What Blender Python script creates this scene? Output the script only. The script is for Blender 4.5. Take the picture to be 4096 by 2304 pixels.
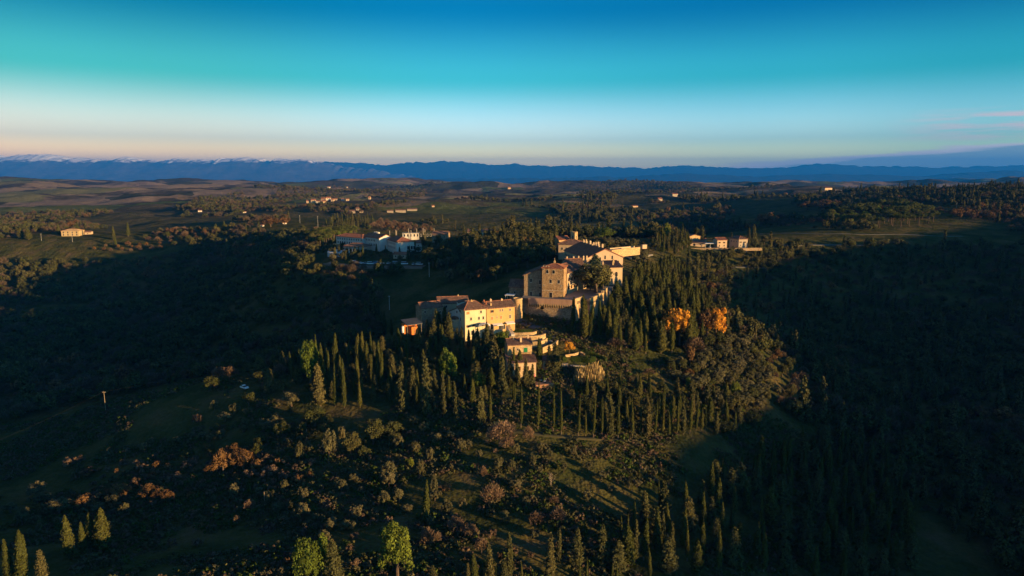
import bpy, bmesh, math, random
import numpy as np
from mathutils import Vector, Matrix

for o in list(bpy.data.objects):
    bpy.data.objects.remove(o)
sc = bpy.context.scene
COL = sc.collection
R = math.radians
random.seed(7)
RNG = np.random.default_rng(11)

# ------------------------------------------------------------------ camera, sky, sun, exposure
CZ = 200.0                      # the drone hovers at z = 200
PITCH = R(9.4)
FOC = 2731.0                    # focal length in the photograph's pixels (24 mm on 36 mm)
cam = bpy.data.cameras.new('camera')
cam.lens = 24.0
cam.sensor_width = 36.0
cam.clip_start = 1.0
cam.clip_end = 90000.0
cam_o = bpy.data.objects.new('camera', cam)
COL.objects.link(cam_o)
cam_o.location = (0, 0, CZ)
cam_o.rotation_euler = (R(90) - PITCH, 0, 0)
sc.camera = cam_o

SKY_S = 0.053
SUN_AZ = R(-31)                 # direction to the sun in the ground plane, from +X
SUN_EL = R(6.4)
SUN_DIR = Vector((math.cos(SUN_AZ) * math.cos(SUN_EL), math.sin(SUN_AZ) * math.cos(SUN_EL), math.sin(SUN_EL)))
sun = bpy.data.lights.new('sun', 'SUN')
sun.energy = 5.0
sun.angle = R(0.53)
sun.color = (1.0, 0.61, 0.235)
sun_o = bpy.data.objects.new('sun', sun)
COL.objects.link(sun_o)
sun_o.rotation_euler = SUN_DIR.to_track_quat('Z', 'Y').to_euler()

world = bpy.data.worlds.new('World')
sc.world = world
world.use_nodes = True
wt = world.node_tree
wn, wl = wt.nodes, wt.links
bg = wn['Background']
bg.inputs[1].default_value = SKY_S
sky_n = wn.new('ShaderNodeTexSky')
sky_n.sky_type = 'NISHITA'
sky_n.sun_disc = False
sky_n.sun_elevation = SUN_EL
sky_n.sun_rotation = R(90) - SUN_AZ
sky_n.ozone_density = 3.0
sky_n.dust_density = 1.0
def wmath(op, a, b=None, c=None, clamp=False):
    n = wn.new('ShaderNodeMath'); n.operation = op; n.use_clamp = clamp
    for i, v in enumerate((a, b, c)):
        if v is None: continue
        if isinstance(v, (int, float)): n.inputs[i].default_value = v
        else: wl.new(v, n.inputs[i])
    return n.outputs[0]
def wramp(fac, stops, interp='LINEAR'):
    n = wn.new('ShaderNodeValToRGB'); wl.new(fac, n.inputs[0])
    cr = n.color_ramp; cr.interpolation = interp
    while len(cr.elements) < len(stops): cr.elements.new(0.5)
    for e, (p, c) in zip(cr.elements, stops):
        e.position = p; e.color = (c[0], c[1], c[2], 1)
    return n.outputs[0]
def wmix(fac, a, b, mode='MIX'):
    n = wn.new('ShaderNodeMix'); n.data_type = 'RGBA'; n.blend_type = mode; n.clamp_factor = True
    for i, v in ((0, fac), (6, a), (7, b)):
        if isinstance(v, (int, float)): n.inputs[i].default_value = v
        elif isinstance(v, tuple): n.inputs[i].default_value = (*v, 1)
        else: wl.new(v, n.inputs[i])
    return n.outputs[2]
w_tc = wn.new('ShaderNodeTexCoord')
w_sep = wn.new('ShaderNodeSeparateXYZ'); wl.new(w_tc.outputs['Generated'], w_sep.inputs[0])
DX, DY, DZ = w_sep.outputs
elev = wmath('MULTIPLY', DZ, 2.0, clamp=True)                 # sin(elevation) 0..0.5 -> 0..1
# colour balance of the clear evening sky over its height, a twelfth of the true factor (ramps hold 0..1)
grade = wramp(elev, [(0.0, (1.0, .74, .40)), (.034, (.96, .72, .43)), (.104, (.355, .335, .375)),
                     (.27, (.034, .177, .168)), (.45, (.0, .077, .114)), (.62, (.047, .094, .137)), (1.0, (.10, .12, .147))], 'EASE')
side = wramp(wmath('MULTIPLY_ADD', DX, 0.5, 0.5, clamp=True),
             [(.10, (.54, .32, .22)), (.26, (.50, .38, .30)), (.5, (.5, .5, .5)), (.68, (.38, .48, .50)), (.80, (.25, .40, .42)), (.95, (.22, .36, .40))], 'EASE')
sky_c = wmix(1.0, sky_n.outputs[0], grade, 'MULTIPLY')
sky_c = wmix(1.0, sky_c, side, 'MULTIPLY')
sky_c = wmix(1.0, sky_c, (24.0, 24.0, 24.0), 'MULTIPLY')
w_soft = wn.new('ShaderNodeTexNoise'); w_soft.inputs['Scale'].default_value = 1.6; w_soft.inputs['Detail'].default_value = 4
w_map0 = wn.new('ShaderNodeMapping'); w_map0.inputs['Scale'].default_value = (1.0, 1.0, 9.0)
wl.new(w_tc.outputs['Generated'], w_map0.inputs[0]); wl.new(w_map0.outputs[0], w_soft.inputs[0])
sky_c = wmix(1.0, sky_c, wramp(w_soft.outputs[0], [(.3, (.93, .94, .96)), (.7, (1.0, 1.0, 1.0))]), 'MULTIPLY')     # faint uneven haze
# low bank of dusk cloud that climbs towards the sun's side, and thin lit streaks above it
w_ratio = wmath('DIVIDE', DX, wmath('MAXIMUM', wmath('SQRT', wmath('ADD', wmath('MULTIPLY', DX, DX), wmath('MULTIPLY', DY, DY))), 0.01))
w_map = wn.new('ShaderNodeMapping'); w_map.inputs['Scale'].default_value = (4.0, 4.0, 60.0)
wl.new(w_tc.outputs['Generated'], w_map.inputs[0])
w_noise = wn.new('ShaderNodeTexNoise'); w_noise.inputs['Scale'].default_value = 2.2; w_noise.inputs['Detail'].default_value = 5
wl.new(w_map.outputs[0], w_noise.inputs[0])
NZ = w_noise.outputs[0]
bank_top = wmath('ADD', wmath('MULTIPLY_ADD', wmath('SUBTRACT', w_ratio, 0.28), 0.085, 0.014), wmath('MULTIPLY_ADD', NZ, 0.018, -0.009))
bank_top = wmath('MINIMUM', bank_top, 0.06)
bank = wmath('MULTIPLY', wmath('SUBTRACT', bank_top, DZ), 110.0, clamp=True)
bank = wmath('MULTIPLY', bank, wmath('MULTIPLY_ADD', w_ratio, 9.0, -2.4, clamp=True))
rim = wmath('MULTIPLY', wmath('MULTIPLY', bank, wmath('SUBTRACT', 1.0, bank)), 2.6, clamp=True)
K = 1 / SKY_S
sky_c = wmix(wmath('MULTIPLY', bank, 0.75), sky_c, (.10 * K, .13 * K, .20 * K))
sky_c = wmix(rim, sky_c, (.42 * K, .33 * K, .36 * K))
st = wmath('MULTIPLY', wmath('SUBTRACT', NZ, 0.46), 7.0, clamp=True)
band = wmath('MULTIPLY', wmath('MULTIPLY_ADD', DZ, 70.0, -2.4, clamp=True), wmath('MULTIPLY_ADD', DZ, -90.0, 7.2, clamp=True))
st = wmath('MULTIPLY', wmath('MULTIPLY', st, band), wmath('MULTIPLY_ADD', w_ratio, 9.0, -4.2, clamp=True))
sky_c = wmix(wmath('MULTIPLY', st, 0.85), sky_c, (.34 * K, .25 * K, .25 * K))
wl.new(sky_c, bg.inputs[0])

sc.view_settings.view_transform = 'Standard'
sc.view_settings.look = 'None'
sc.view_settings.exposure = 1.5
sc.view_settings.gamma = 1.0
sc.cycles.use_denoising = True
sc.cycles.max_bounces = 5
sc.cycles.diffuse_bounces = 3
sc.cycles.volume_bounces = 0
sc.cycles.sample_clamp_indirect = 4.0
# ------------------------------------------------------------------ helpers
def tag(o, label=None, cat=None, group=None, kind=None):
    if label: o['label'] = label
    if cat: o['category'] = cat
    if group: o['group'] = group
    if kind: o['kind'] = kind
    return o

def link(name, data, parent=None, loc=None):
    o = bpy.data.objects.new(name, data)
    COL.objects.link(o)
    if parent is not None: o.parent = parent
    if loc is not None: o.location = loc
    return o

def mesh_np(name, V, F, mats=(), smooth=False, midx=None):
    """V (n,3), F (m,k) all faces with k corners."""
    V = np.asarray(V, np.float32); F = np.asarray(F, np.int32)
    me = bpy.data.meshes.new(name)
    n, (m, k) = len(V), F.shape
    me.vertices.add(n); me.vertices.foreach_set('co', V.ravel())
    me.loops.add(m * k); me.loops.foreach_set('vertex_index', F.ravel())
    me.polygons.add(m)
    me.polygons.foreach_set('loop_start', np.arange(0, m * k, k, dtype=np.int32))
    me.polygons.foreach_set('loop_total', np.full(m, k, np.int32))
    if smooth: me.polygons.foreach_set('use_smooth', np.ones(m, bool))
    if midx is not None: me.polygons.foreach_set('material_index', np.asarray(midx, np.int32))
    for mt in mats: me.materials.append(mt)
    me.update(calc_edges=True)
    return me

_mc = {}
def nodes_of(name):
    m = bpy.data.materials.new(name); m.use_nodes = True
    nt = m.node_tree; p = nt.nodes['Principled BSDF']
    p.inputs['Roughness'].default_value = 0.9
    p.inputs['Specular IOR Level'].default_value = 0.15
    return m, nt, p
def ramp(nt, fac, stops, interp='LINEAR'):
    n = nt.nodes.new('ShaderNodeValToRGB'); nt.links.new(fac, n.inputs[0])
    cr = n.color_ramp; cr.interpolation = interp
    while len(cr.elements) < len(stops): cr.elements.new(0.5)
    for e, (p, c) in zip(cr.elements, stops): e.position = p; e.color = (*c, 1)
    return n.outputs[0]
def noise(nt, vec, scale, detail=3, rough=0.55):
    n = nt.nodes.new('ShaderNodeTexNoise'); n.inputs['Scale'].default_value = scale
    n.inputs['Detail'].default_value = detail; n.inputs['Roughness'].default_value = rough
    if vec is not None: nt.links.new(vec, n.inputs['Vector'])
    return n.outputs[0]
def mix(nt, fac, a, b, mode='MIX'):
    n = nt.nodes.new('ShaderNodeMix'); n.data_type = 'RGBA'; n.blend_type = mode
    for i, v in ((0, fac), (6, a), (7, b)):
        if isinstance(v, (int, float)): n.inputs[i].default_value = v
        elif isinstance(v, tuple): n.inputs[i].default_value = (*v, 1)
        else: nt.links.new(v, n.inputs[i])
    return n.outputs[2]
def mathn(nt, op, a, b=0.0, clamp=False):
    n = nt.nodes.new('ShaderNodeMath'); n.operation = op; n.use_clamp = clamp
    for i, v in enumerate((a, b)):
        if isinstance(v, (int, float)): n.inputs[i].default_value = v
        else: nt.links.new(v, n.inputs[i])
    return n.outputs[0]
def bump(nt, p, h, strength, dist):
    b = nt.nodes.new('ShaderNodeBump'); b.inputs['Strength'].default_value = strength; b.inputs['Distance'].default_value = dist
    nt.links.new(h, b.inputs['Height']); nt.links.new(b.outputs[0], p.inputs['Normal'])

def surf(name, c1, c2, scale=0.6, rough=0.9, bumpd=0.0, c3=None, spec=0.15):
    """plain procedural surface: two or three tones blended by noise in world space"""
    if name in _mc: return _mc[name]
    m, nt, p = nodes_of(name)
    g = nt.nodes.new('ShaderNodeNewGeometry').outputs['Position']
    n1 = noise(nt, g, scale, 5, 0.65)
    stops = [(.32, c1), (.68, c2)] if c3 is None else [(.28, c1), (.52, c2), (.74, c3)]
    nt.links.new(ramp(nt, n1, stops), p.inputs['Base Color'])
    p.inputs['Roughness'].default_value = rough; p.inputs['Specular IOR Level'].default_value = spec
    if bumpd: bump(nt, p, noise(nt, g, scale * 4, 4), 0.7, bumpd)
    _mc[name] = m
    return m

# ------------------------------------------------------------------ terrain height
def vnoise(x, y, seed=0):
    xi, yi = np.floor(x), np.floor(y)
    fx, fy = x - xi, y - yi
    fx = fx * fx * fx * (fx * (fx * 6 - 15) + 10); fy = fy * fy * fy * (fy * (fy * 6 - 15) + 10)
    def h(a, b):
        v = np.sin(a * 127.1 + b * 311.7 + seed * 74.7) * 43758.5453
        return v - np.floor(v)
    return (h(xi, yi) * (1 - fx) + h(xi + 1, yi) * fx) * (1 - fy) + (h(xi, yi + 1) * (1 - fx) + h(xi + 1, yi + 1) * fx) * fy
def fbm(x, y, seed=0, octv=4, gain=0.5):
    t, a, s = 0.0, 1.0, 0.0
    for k in range(octv):
        t = t + a * (vnoise(x * 2 ** k, y * 2 ** k, seed + k) - 0.5); s += a; a *= gain
    return t / s * 2

# lines of sight over the land: column (x / y), then distance and ground height below the drone
PROFILE = [
 (-.75, [(40,-90),(150,-98),(190,-108),(230,-115),(330,-126),(520,-136),(700,-128),(790,-100),(830,-86),(900,-78),(1000,-82),(1150,-92),(1500,-82),(2400,-86),(3200,-92),(4500,-78),(6500,-88),(9000,-150),(26000,-300)]),
 (-.53, [(40,-88),(150,-95),(190,-106),(215,-108),(250,-105),(275,-99),(300,-96),(340,-108),(400,-124),(550,-135),(700,-125),(790,-98),(850,-79),(900,-76),(1000,-84),(1200,-90),(1500,-80),(2400,-80),(3200,-90),(4500,-74),(6500,-86),(9000,-150),(26000,-300)]),
 (-.31, [(40,-86),(150,-96),(190,-101),(225,-97),(255,-92.5),(275,-87),(300,-85),(330,-91),(400,-104),(460,-90),(490,-74),(510,-66),(540,-62.5),(580,-60.5),(620,-60),(700,-61),(800,-63),(900,-64),(1100,-66),(1250,-72),(1500,-68),(2000,-72),(3000,-80),(5000,-84),(8000,-135),(26000,-300)]),
 (-.127,[(40,-88),(150,-98),(190,-99),(220,-94),(250,-90),(270,-85),(290,-79),(310,-74.5),(330,-74),(350,-80),(400,-85),(450,-76),(490,-66),(520,-63.5),(560,-61),(620,-60),(700,-62),(800,-76),(950,-82),(1200,-72),(1600,-62),(2000,-65),(3000,-80),(6000,-96),(9000,-145),(26000,-300)]),
 (.019, [(40,-90),(150,-99),(190,-99),(224,-88.5),(245,-83.5),(256,-79.5),(264,-77.2),(275,-75.8),(290,-73.8),(300,-72.4),(312,-71.6),(324,-70.8),(334,-65),(342,-61.5),(380,-58.5),(420,-57),(480,-54),(540,-52),(600,-52),(700,-62),(900,-86),(1300,-72),(1700,-57),(2200,-66),(4000,-86),(9000,-145),(26000,-300)]),
 (.165, [(40,-94),(150,-105),(180,-104),(215,-95.5),(228,-92),(250,-89),(275,-83),(300,-76),(330,-69),(350,-63.5),(380,-58.5),(420,-56),(480,-54),(540,-53),(600,-55),(700,-66),(900,-88),(1300,-70),(1700,-52),(2200,-62),(4000,-86),(9000,-145),(26000,-300)]),
 (.312, [(40,-98),(150,-109),(190,-107),(225,-101),(260,-95),(290,-87),(320,-78),(345,-75),(370,-81),(420,-92),(480,-82),(530,-66),(560,-58.5),(620,-55),(720,-64),(900,-82),(1200,-62),(1700,-53),(2500,-66),(4000,-86),(9000,-145),(26000,-300)]),
 (.495, [(40,-102),(150,-113),(200,-116),(260,-116),(320,-113),(380,-113),(450,-112),(520,-100),(580,-78),(620,-62),(680,-57),(800,-52),(1000,-45),(1300,-41),(1700,-48),(2500,-68),(4000,-86),(9000,-145),(26000,-300)]),
 (.75,  [(40,-105),(150,-116),(220,-123),(300,-126),(400,-122),(500,-108),(600,-76),(650,-62),(750,-55),(900,-43),(1100,-27),(1500,-33),(2500,-62),(4000,-86),(9000,-145),(26000,-300)]),
]
NL, NC = 760, 201
LY = np.linspace(math.log(40), math.log(26000), NL)
CS = np.linspace(-2, 2, NC)
_cols = np.array([np.interp(LY, np.log([p[0] for p in pr]), [p[1] for p in pr]) for _, pr in PROFILE])
_cc = np.array([c for c, _ in PROFILE])
GRID = np.empty((NC, NL))
for j in range(NL): GRID[:, j] = np.interp(CS, _cc, _cols[:, j])
def blur(a, axis, sig):
    r = int(sig * 3); k = np.exp(-0.5 * (np.arange(-r, r + 1) / sig) ** 2); k /= k.sum()
    pad = [(0, 0), (0, 0)]; pad[axis] = (r, r)
    ap = np.pad(a, pad, mode='edge')
    return np.apply_along_axis(lambda v: np.convolve(v, k, mode='valid'), axis, ap)
GRID = blur(blur(GRID, 0, 2.6), 1, 2.2)

SX, SY = math.cos(SUN_AZ), math.sin(SUN_AZ)
def H(x, y):
    """ground height in world z"""
    x = np.asarray(x, float); y = np.asarray(y, float)
    Y = np.clip(y, 41, 25500)
    c = np.clip(x / Y, -1.99, 1.99)
    u = (c + 2) / 4 * (NC - 1); v = (np.log(Y) - LY[0]) / (LY[-1] - LY[0]) * (NL - 1)
    i = np.clip(u.astype(int), 0, NC - 2); j = np.clip(v.astype(int), 0, NL - 2)
    fu, fv = u - i, v - j
    z = (GRID[i, j] * (1 - fu) + GRID[i + 1, j] * fu) * (1 - fv) + (GRID[i, j + 1] * (1 - fu) + GRID[i + 1, j + 1] * fu) * fv
    # unseen ridge added between low sun and hill, crest shaped for its shade
    s = x * SX + y * SY; t = -x * SY + y * SX
    top = np.interp(t, [-900, -200, 60, 130, 177, 212, 232, 280, 330, 420, 480, 580, 700, 920, 1500, 2600],
                    [-90, -75, -50, -34, -35, -27, -24, -27, -33, -12, 2, 6, 6, 3, -10, -70])
    base = -118 + 0 * t
    w = np.exp(-((s - 620) / 190.0) ** 4)
    z = np.where(s > 250, np.maximum(z, base + (top - base) * w), z)
    # roughness of the land, finer close by and broad far off
    d = np.hypot(x, y)
    z = z + 0.55 * fbm(x / 17.0, y / 17.0, 3, 3)
    a2 = np.clip((d - 600) / 900, 0, 1) * np.clip(d / 1500, .3, 1)
    z = z + a2 * 16.0 * fbm(x / 170.0, y / 170.0, 9, 4) * np.clip((26000 - d) / 9000, 0.15, 1)
    a3 = np.clip((d - 1800) / 2200, 0, 1) * np.clip((12500 - d) / 3500, 0.1, 1)
    z = z + a3 * 95.0 * fbm(x / 1150.0, y / 800.0, 21, 4)
    return z + CZ

CP, SP = math.cos(PITCH), math.sin(PITCH)
def ray(px, py):
    a = (np.asarray(px, float) - 2048) / FOC; b = (1152 - np.asarray(py, float)) / FOC
    return a, CP + b * SP, -SP + b * CP          # direction x, y, z
def at(px, py, Y):
    """the point at forward distance Y on the sight line of a photograph pixel"""
    dx, dy, dz = ray(px, py); t = Y / dy
    return Vector((float(dx * t), float(Y), float(CZ + dz * t)))
YS = np.exp(np.linspace(math.log(120), math.log(24000), 1500))
def ground(px, py, ymin=120):
    """where the sight line of a pixel meets the ground"""
    dx, dy, dz = ray(px, py)
    Ys = YS[YS >= ymin]
    g = H(dx / dy * Ys, Ys) - (CZ + dz / dy * Ys)
    k = np.argmax(g > 0)
    if g[k] <= 0: k = len(Ys) - 1
    if k > 0:
        f = g[k - 1] / (g[k - 1] - g[k]); Y = Ys[k - 1] + f * (Ys[k] - Ys[k - 1])
    else: Y = Ys[0]
    x = float(dx / dy * Y)
    return Vector((x, float(Y), float(H(x, Y))))
def onground(x, y, dz=0.0): return Vector((x, y, float(H(x, y)) + dz))
def pixel(p):
    d = Vector(p) - Vector((0, 0, CZ)); f = d.y * CP - d.z * SP; u = d.y * SP + d.z * CP
    return 2048 + d.x / f * FOC, 1152 - u / f * FOC
def mpp(p):
    """metres per photograph pixel at a point"""
    return (p[1] * CP - (p[2] - CZ) * SP) / FOC

def inpoly(x, y, poly):
    x = np.asarray(x, float); y = np.asarray(y, float); r = np.zeros(x.shape, bool); n = len(poly)
    for i in range(n):
        x1, y1 = poly[i][:2]; x2, y2 = poly[(i + 1) % n][:2]
        with np.errstate(divide='ignore', invalid='ignore'):
            r ^= ((y1 > y) != (y2 > y)) & (x < (x2 - x1) * (y - y1) / (y2 - y1 + 1e-12) + x1)
    return r
def gpoly(pts, ymin=120): return [tuple(ground(a, b, ymin))[:2] for a, b in pts]

# ------------------------------------------------------------------ terrain mesh
def build_terrain():
    az = np.concatenate([np.linspace(-180, -44, 46)[:-1], np.linspace(-44, 44, 441), np.linspace(44, 180, 46)[1:]])
    az = np.radians(az)
    r = np.concatenate([np.linspace(2, 95, 14)[:-1], np.exp(np.linspace(math.log(95), math.log(46000), 410))])
    A, Rr = np.meshgrid(az, r, indexing='ij')
    X, Y = np.sin(A) * Rr, np.cos(A) * Rr
    V = np.stack([X, Y, H(X, Y)], -1).reshape(-1, 3)
    na, nr = len(az), len(r)
    i = np.arange(na - 1)[:, None] * nr + np.arange(nr - 1)[None]
    F = np.stack([i, i + 1, i + nr + 1, i + nr], -1).reshape(-1, 4)[:, ::-1]
    m, nt, p = nodes_of('hill_land')
    g = nt.nodes.new('ShaderNodeNewGeometry').outputs['Position']
    sep = nt.nodes.new('ShaderNodeSeparateXYZ'); nt.links.new(g, sep.inputs[0])
    flat = nt.nodes.new('ShaderNodeVectorMath'); flat.operation = 'MULTIPLY'; flat.inputs[1].default_value = (1, 1, 0)
    nt.links.new(g, flat.inputs[0]); fl = flat.outputs[0]
    # near: damp winter grass, dry grass, bare soil
    near = ramp(nt, noise(nt, fl, 0.045, 6, 0.62), [(.30, (.042, .050, .019)), (.45, (.070, .076, .026)), (.57, (.115, .098, .038)), (.70, (.15, .108, .058))])
    near = mix(nt, 0.55, near, ramp(nt, noise(nt, fl, 0.6, 4, 0.7), [(.3, (.35, .38, .30)), (.7, (1.0, 1.0, .9))]), 'MULTIPLY')
    # far: woods against stubble, pasture and plough, in fields
    vor = nt.nodes.new('ShaderNodeTexVoronoi'); vor.inputs['Scale'].default_value = 0.0028
    wob = nt.nodes.new('ShaderNodeVectorMath'); wob.operation = 'MULTIPLY_ADD'
    nz = nt.nodes.new('ShaderNodeTexNoise'); nz.inputs['Scale'].default_value = 0.003; nz.inputs['Detail'].default_value = 3
    nt.links.new(fl, nz.inputs['Vector'])
    nt.links.new(nz.outputs[1], wob.inputs[0]); wob.inputs[1].default_value = (260, 260, 0); nt.links.new(fl, wob.inputs[2])
    nt.links.new(wob.outputs[0], vor.inputs['Vector'])
    vs = nt.nodes.new('ShaderNodeSeparateXYZ'); nt.links.new(vor.outputs['Color'], vs.inputs[0])
    fields = ramp(nt, vs.outputs[0], [(.0, (.07, .07, .04)), (.34, (.11, .13, .045)), (.50, (.27, .20, .125)), (.68, (.20, .185, .08)), (.84, (.26, .19, .13))], 'CONSTANT')
    woods = ramp(nt, noise(nt, fl, 0.02, 5, 0.7), [(.34, (.05, .05, .032)), (.6, (.12, .095, .065)), (.78, (.18, .13, .09))])
    wmask = ramp(nt, noise(nt, fl, 0.0022, 5, 0.6), [(.50, (0, 0, 0)), (.54, (1, 1, 1))])
    far = mix(nt, wmask, fields, woods)
    far = mix(nt, 0.5, far, ramp(nt, noise(nt, fl, 0.012, 5, 0.7), [(.3, (.4, .4, .4)), (.7, (1.1, 1.1, 1.1))]), 'MULTIPLY')
    fade = mathn(nt, 'DIVIDE', mathn(nt, 'SUBTRACT', sep.outputs[1], 900.0), 900.0, True)
    nt.links.new(mix(nt, fade, near, far), p.inputs['Base Color'])
    hb = mathn(nt, 'ADD', noise(nt, fl, 0.5, 5, 0.7), mathn(nt, 'MULTIPLY', noise(nt, fl, 0.06, 4, 0.7), 6.0))
    bump(nt, p, hb, 0.9, 1.2)
    p.inputs['Specular IOR Level'].default_value = 0.0
    o = link('terrain', mesh_np('terrain', V, F, [m], True))
    tag(o, 'rolling hill country of dark woods, grass slopes and far fields', kind='structure')
build_terrain()

# ------------------------------------------------------------------ far mountains
def mountains(name, label, Y0, depth, knots, rough, mat, seed, nx=700, ny=34, foot=-420):
    """a range of real depth whose crest follows the photographed skyline"""
    px = np.array([k[0] for k in knots], float); py = np.array([k[1] for k in knots], float)
    xs = np.linspace(px[0], px[-1], nx)
    crest = np.interp(xs, px, py)
    dx, dy, dz = ray(xs, crest)
    top = dz / dy * Y0 + (fbm(xs / 70.0, xs * 0 + seed, seed, 5, 0.6) + .5 * fbm(xs / 17.0, xs * 0 + seed, seed + 3, 3, 0.6)) * rough
    ks = max(9, nx // 14); kern = np.hanning(ks); kern /= kern.sum(); soft = np.convolve(np.pad(top, (ks // 2, ks - 1 - ks // 2), mode='edge'), kern, mode='valid')
    V = []
    for j in range(ny):
        f = j / (ny - 1)                                     # 0 front foot .. 1 back foot
        prof = math.sin(math.pi * min(1, f * 1.06)) ** 1.25 if f < .94 else 0.0
        Yr = Y0 + (f - 0.5) * depth
        X = (xs - 2048) / FOC / CP * Y0 * (1 + (f - .5) * .08)
        spur = 1 + 0.34 * fbm(X / 3800.0, np.full_like(X, Yr / 3000.0), seed + 5, 3, 0.5) * (1 - prof * .8)
        body = soft + (top - soft) * prof ** 6
        z = foot + (body - foot) * prof * np.clip(spur, .3, 1.4) if abs(f - .5) > 0.03 else top
        z = np.minimum(z, top)
        V.append(np.stack([X, np.full_like(X, Yr), z + CZ], -1))
    V = np.array(V).reshape(-1, 3)
    i = np.arange(ny - 1)[:, None] * nx + np.arange(nx - 1)[None]
    F = np.stack([i, i + 1, i + nx + 1, i + nx], -1).reshape(-1, 4)
    o = link(name, mesh_np(name, V, F, [mat], True))
    return tag(o, label, kind='structure')
mtn_m, nt_, p_ = nodes_of('mountain_forest')
_g = nt_.nodes.new('ShaderNodeNewGeometry').outputs['Position']
nt_.links.new(ramp(nt_, noise(nt_, _g, 0.0016, 6, .7), [(.3, (.012, .02, .02)), (.7, (.03, .035, .03))]), p_.inputs['Base Color'])
bump(nt_, p_, noise(nt_, _g, 0.003, 6, .7), .8, 120.0)
snow_m, nt_, p_ = nodes_of('mountain_snow')
_g = nt_.nodes.new('ShaderNodeNewGeometry').outputs['Position']
_s = nt_.nodes.new('ShaderNodeSeparateXYZ'); nt_.links.new(_g, _s.inputs[0])
_h = mathn(nt_, 'ADD', _s.outputs[2], mathn(nt_, 'MULTIPLY', mathn(nt_, 'SUBTRACT', noise(nt_, _g, 0.0022, 7, .75), .5), 820.0))
_k = mathn(nt_, 'DIVIDE', mathn(nt_, 'SUBTRACT', _h, CZ + 520.0), 90.0, True)
_rock = ramp(nt_, noise(nt_, _g, 0.002, 6, .7), [(.3, (.05, .05, .05)), (.7, (.13, .11, .10))])
nt_.links.new(mix(nt_, _k, _rock, (.8, .8, .8)), p_.inputs['Base Color'])
bump(nt_, p_, noise(nt_, _g, 0.0012, 6, .6), .6, 160.0)
mountains('snow_mountains', 'snow capped jagged mountains along the left horizon', 30000, 8400,
  [(-900,650),(-300,640),(-100,628),(0,618),(60,628),(130,634),(200,626),(290,624),(340,634),(420,642),(520,640),(600,630),(640,636),(690,646),(760,640),(830,644),(900,640),(980,634),(1040,630),(1090,636),(1150,632),(1200,640),(1300,652),(1420,668),(1560,690),(1700,706)], 140, snow_m, 4, 900)
mountains('blue_mountains', 'long blue wooded mountain range across the horizon', 33000, 8000,
  [(-900,690),(0,668),(300,664),(500,652),(800,650),(1050,648),(1150,640),(1250,646),(1350,650),(1450,652),(1540,662),(1620,654),(1720,650),(1830,648),(1900,652),(1960,660),(2060,652),(2110,660),(2200,664),(2300,662),(2400,668),(2560,672),(2640,666),(2780,664),(2880,670),(3000,674),(3140,670),(3190,660),(3240,655),(3330,656),(3380,664),(3500,668),(3700,668),(3900,664),(4096,660),(4400,652),(5000,640)], 80, mtn_m, 8, 800)
mountains('foothills', 'low dark blue foothills in front of the right horizon', 22000, 5500,
  [(1700,716),(2100,712),(2500,706),(2700,696),(2900,704),(3060,704),(3250,698),(3500,702),(3650,706),(3800,694),(3950,682),(4096,684),(4500,680),(5000,690)], 50, mtn_m, 15, 420)
# ------------------------------------------------------------------ building kit
def reg(x0, y0, k): return lambda u, v: (x0 + u / k, y0 + v / k)
r1, r2, r3, r4 = reg(1600, 1170, 6.3), reg(1900, 1170, 6.3), reg(1980, 1020, 5.152), reg(2180, 900, 5.574)
r5, r6, r7 = reg(1960, 1300, 4.83), reg(1300, 900, 6.44), reg(2650, 900, 5.724)

def stone_mat(name, c1, c2, c3, course=0.38, bumpd=0.12):
    if name in _mc: return _mc[name]
    m, nt, p = nodes_of(name)
    tc = nt.nodes.new('ShaderNodeTexCoord').outputs['Object']
    n = noise(nt, tc, 0.35, 6, 0.7)
    col = ramp(nt, n, [(.30, c1), (.50, c2), (.70, c3)])
    vor = nt.nodes.new('ShaderNodeTexVoronoi'); vor.inputs['Scale'].default_value = 1.0 / course
    mp = nt.nodes.new('ShaderNodeMapping'); mp.inputs['Scale'].default_value = (.6, .6, 1.15)
    nt.links.new(tc, mp.inputs[0]); nt.links.new(mp.outputs[0], vor.inputs['Vector'])
    sp = nt.nodes.new('ShaderNodeSeparateXYZ'); nt.links.new(vor.outputs['Color'], sp.inputs[0])
    col = mix(nt, 0.8, col, ramp(nt, sp.outputs[0], [(0, (.62, .60, .58)), (1, (1.15, 1.12, 1.08))]), 'MULTIPLY')
    streak = noise(nt, tc, 1.7, 6, .8)
    col = mix(nt, 0.55, col, ramp(nt, streak, [(.35, (.55, .5, .45)), (.6, (1.05, 1.05, 1.05))]), 'MULTIPLY')
    nt.links.new(col, p.inputs['Base Color'])
    h = mathn(nt, 'ADD', vor.outputs['Distance'], mathn(nt, 'MULTIPLY', noise(nt, tc, 1.2, 5, .7), 1.5))
    bump(nt, p, h, 0.8, bumpd)
    _mc[name] = m
    return m
def tile_mat(name, c1, c2, c3):
    if name in _mc: return _mc[name]
    m, nt, p = nodes_of(name)
    tc = nt.nodes.new('ShaderNodeTexCoord').outputs['Object']
    col = ramp(nt, noise(nt, tc, 0.5, 5, .7), [(.3, c1), (.5, c2), (.72, c3)])
    vor = nt.nodes.new('ShaderNodeTexVoronoi'); vor.inputs['Scale'].default_value = 2.6
    nt.links.new(tc, vor.inputs['Vector'])
    sp = nt.nodes.new('ShaderNodeSeparateXYZ'); nt.links.new(vor.outputs['Color'], sp.inputs[0])
    col = mix(nt, 0.75, col, ramp(nt, sp.outputs[0], [(0, (.55, .5, .5)), (1, (1.25, 1.15, 1.1))]), 'MULTIPLY')
    nt.links.new(col, p.inputs['Base Color'])
    bump(nt, p, vor.outputs['Distance'], .6, .1)
    _mc[name] = m
    return m
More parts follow.
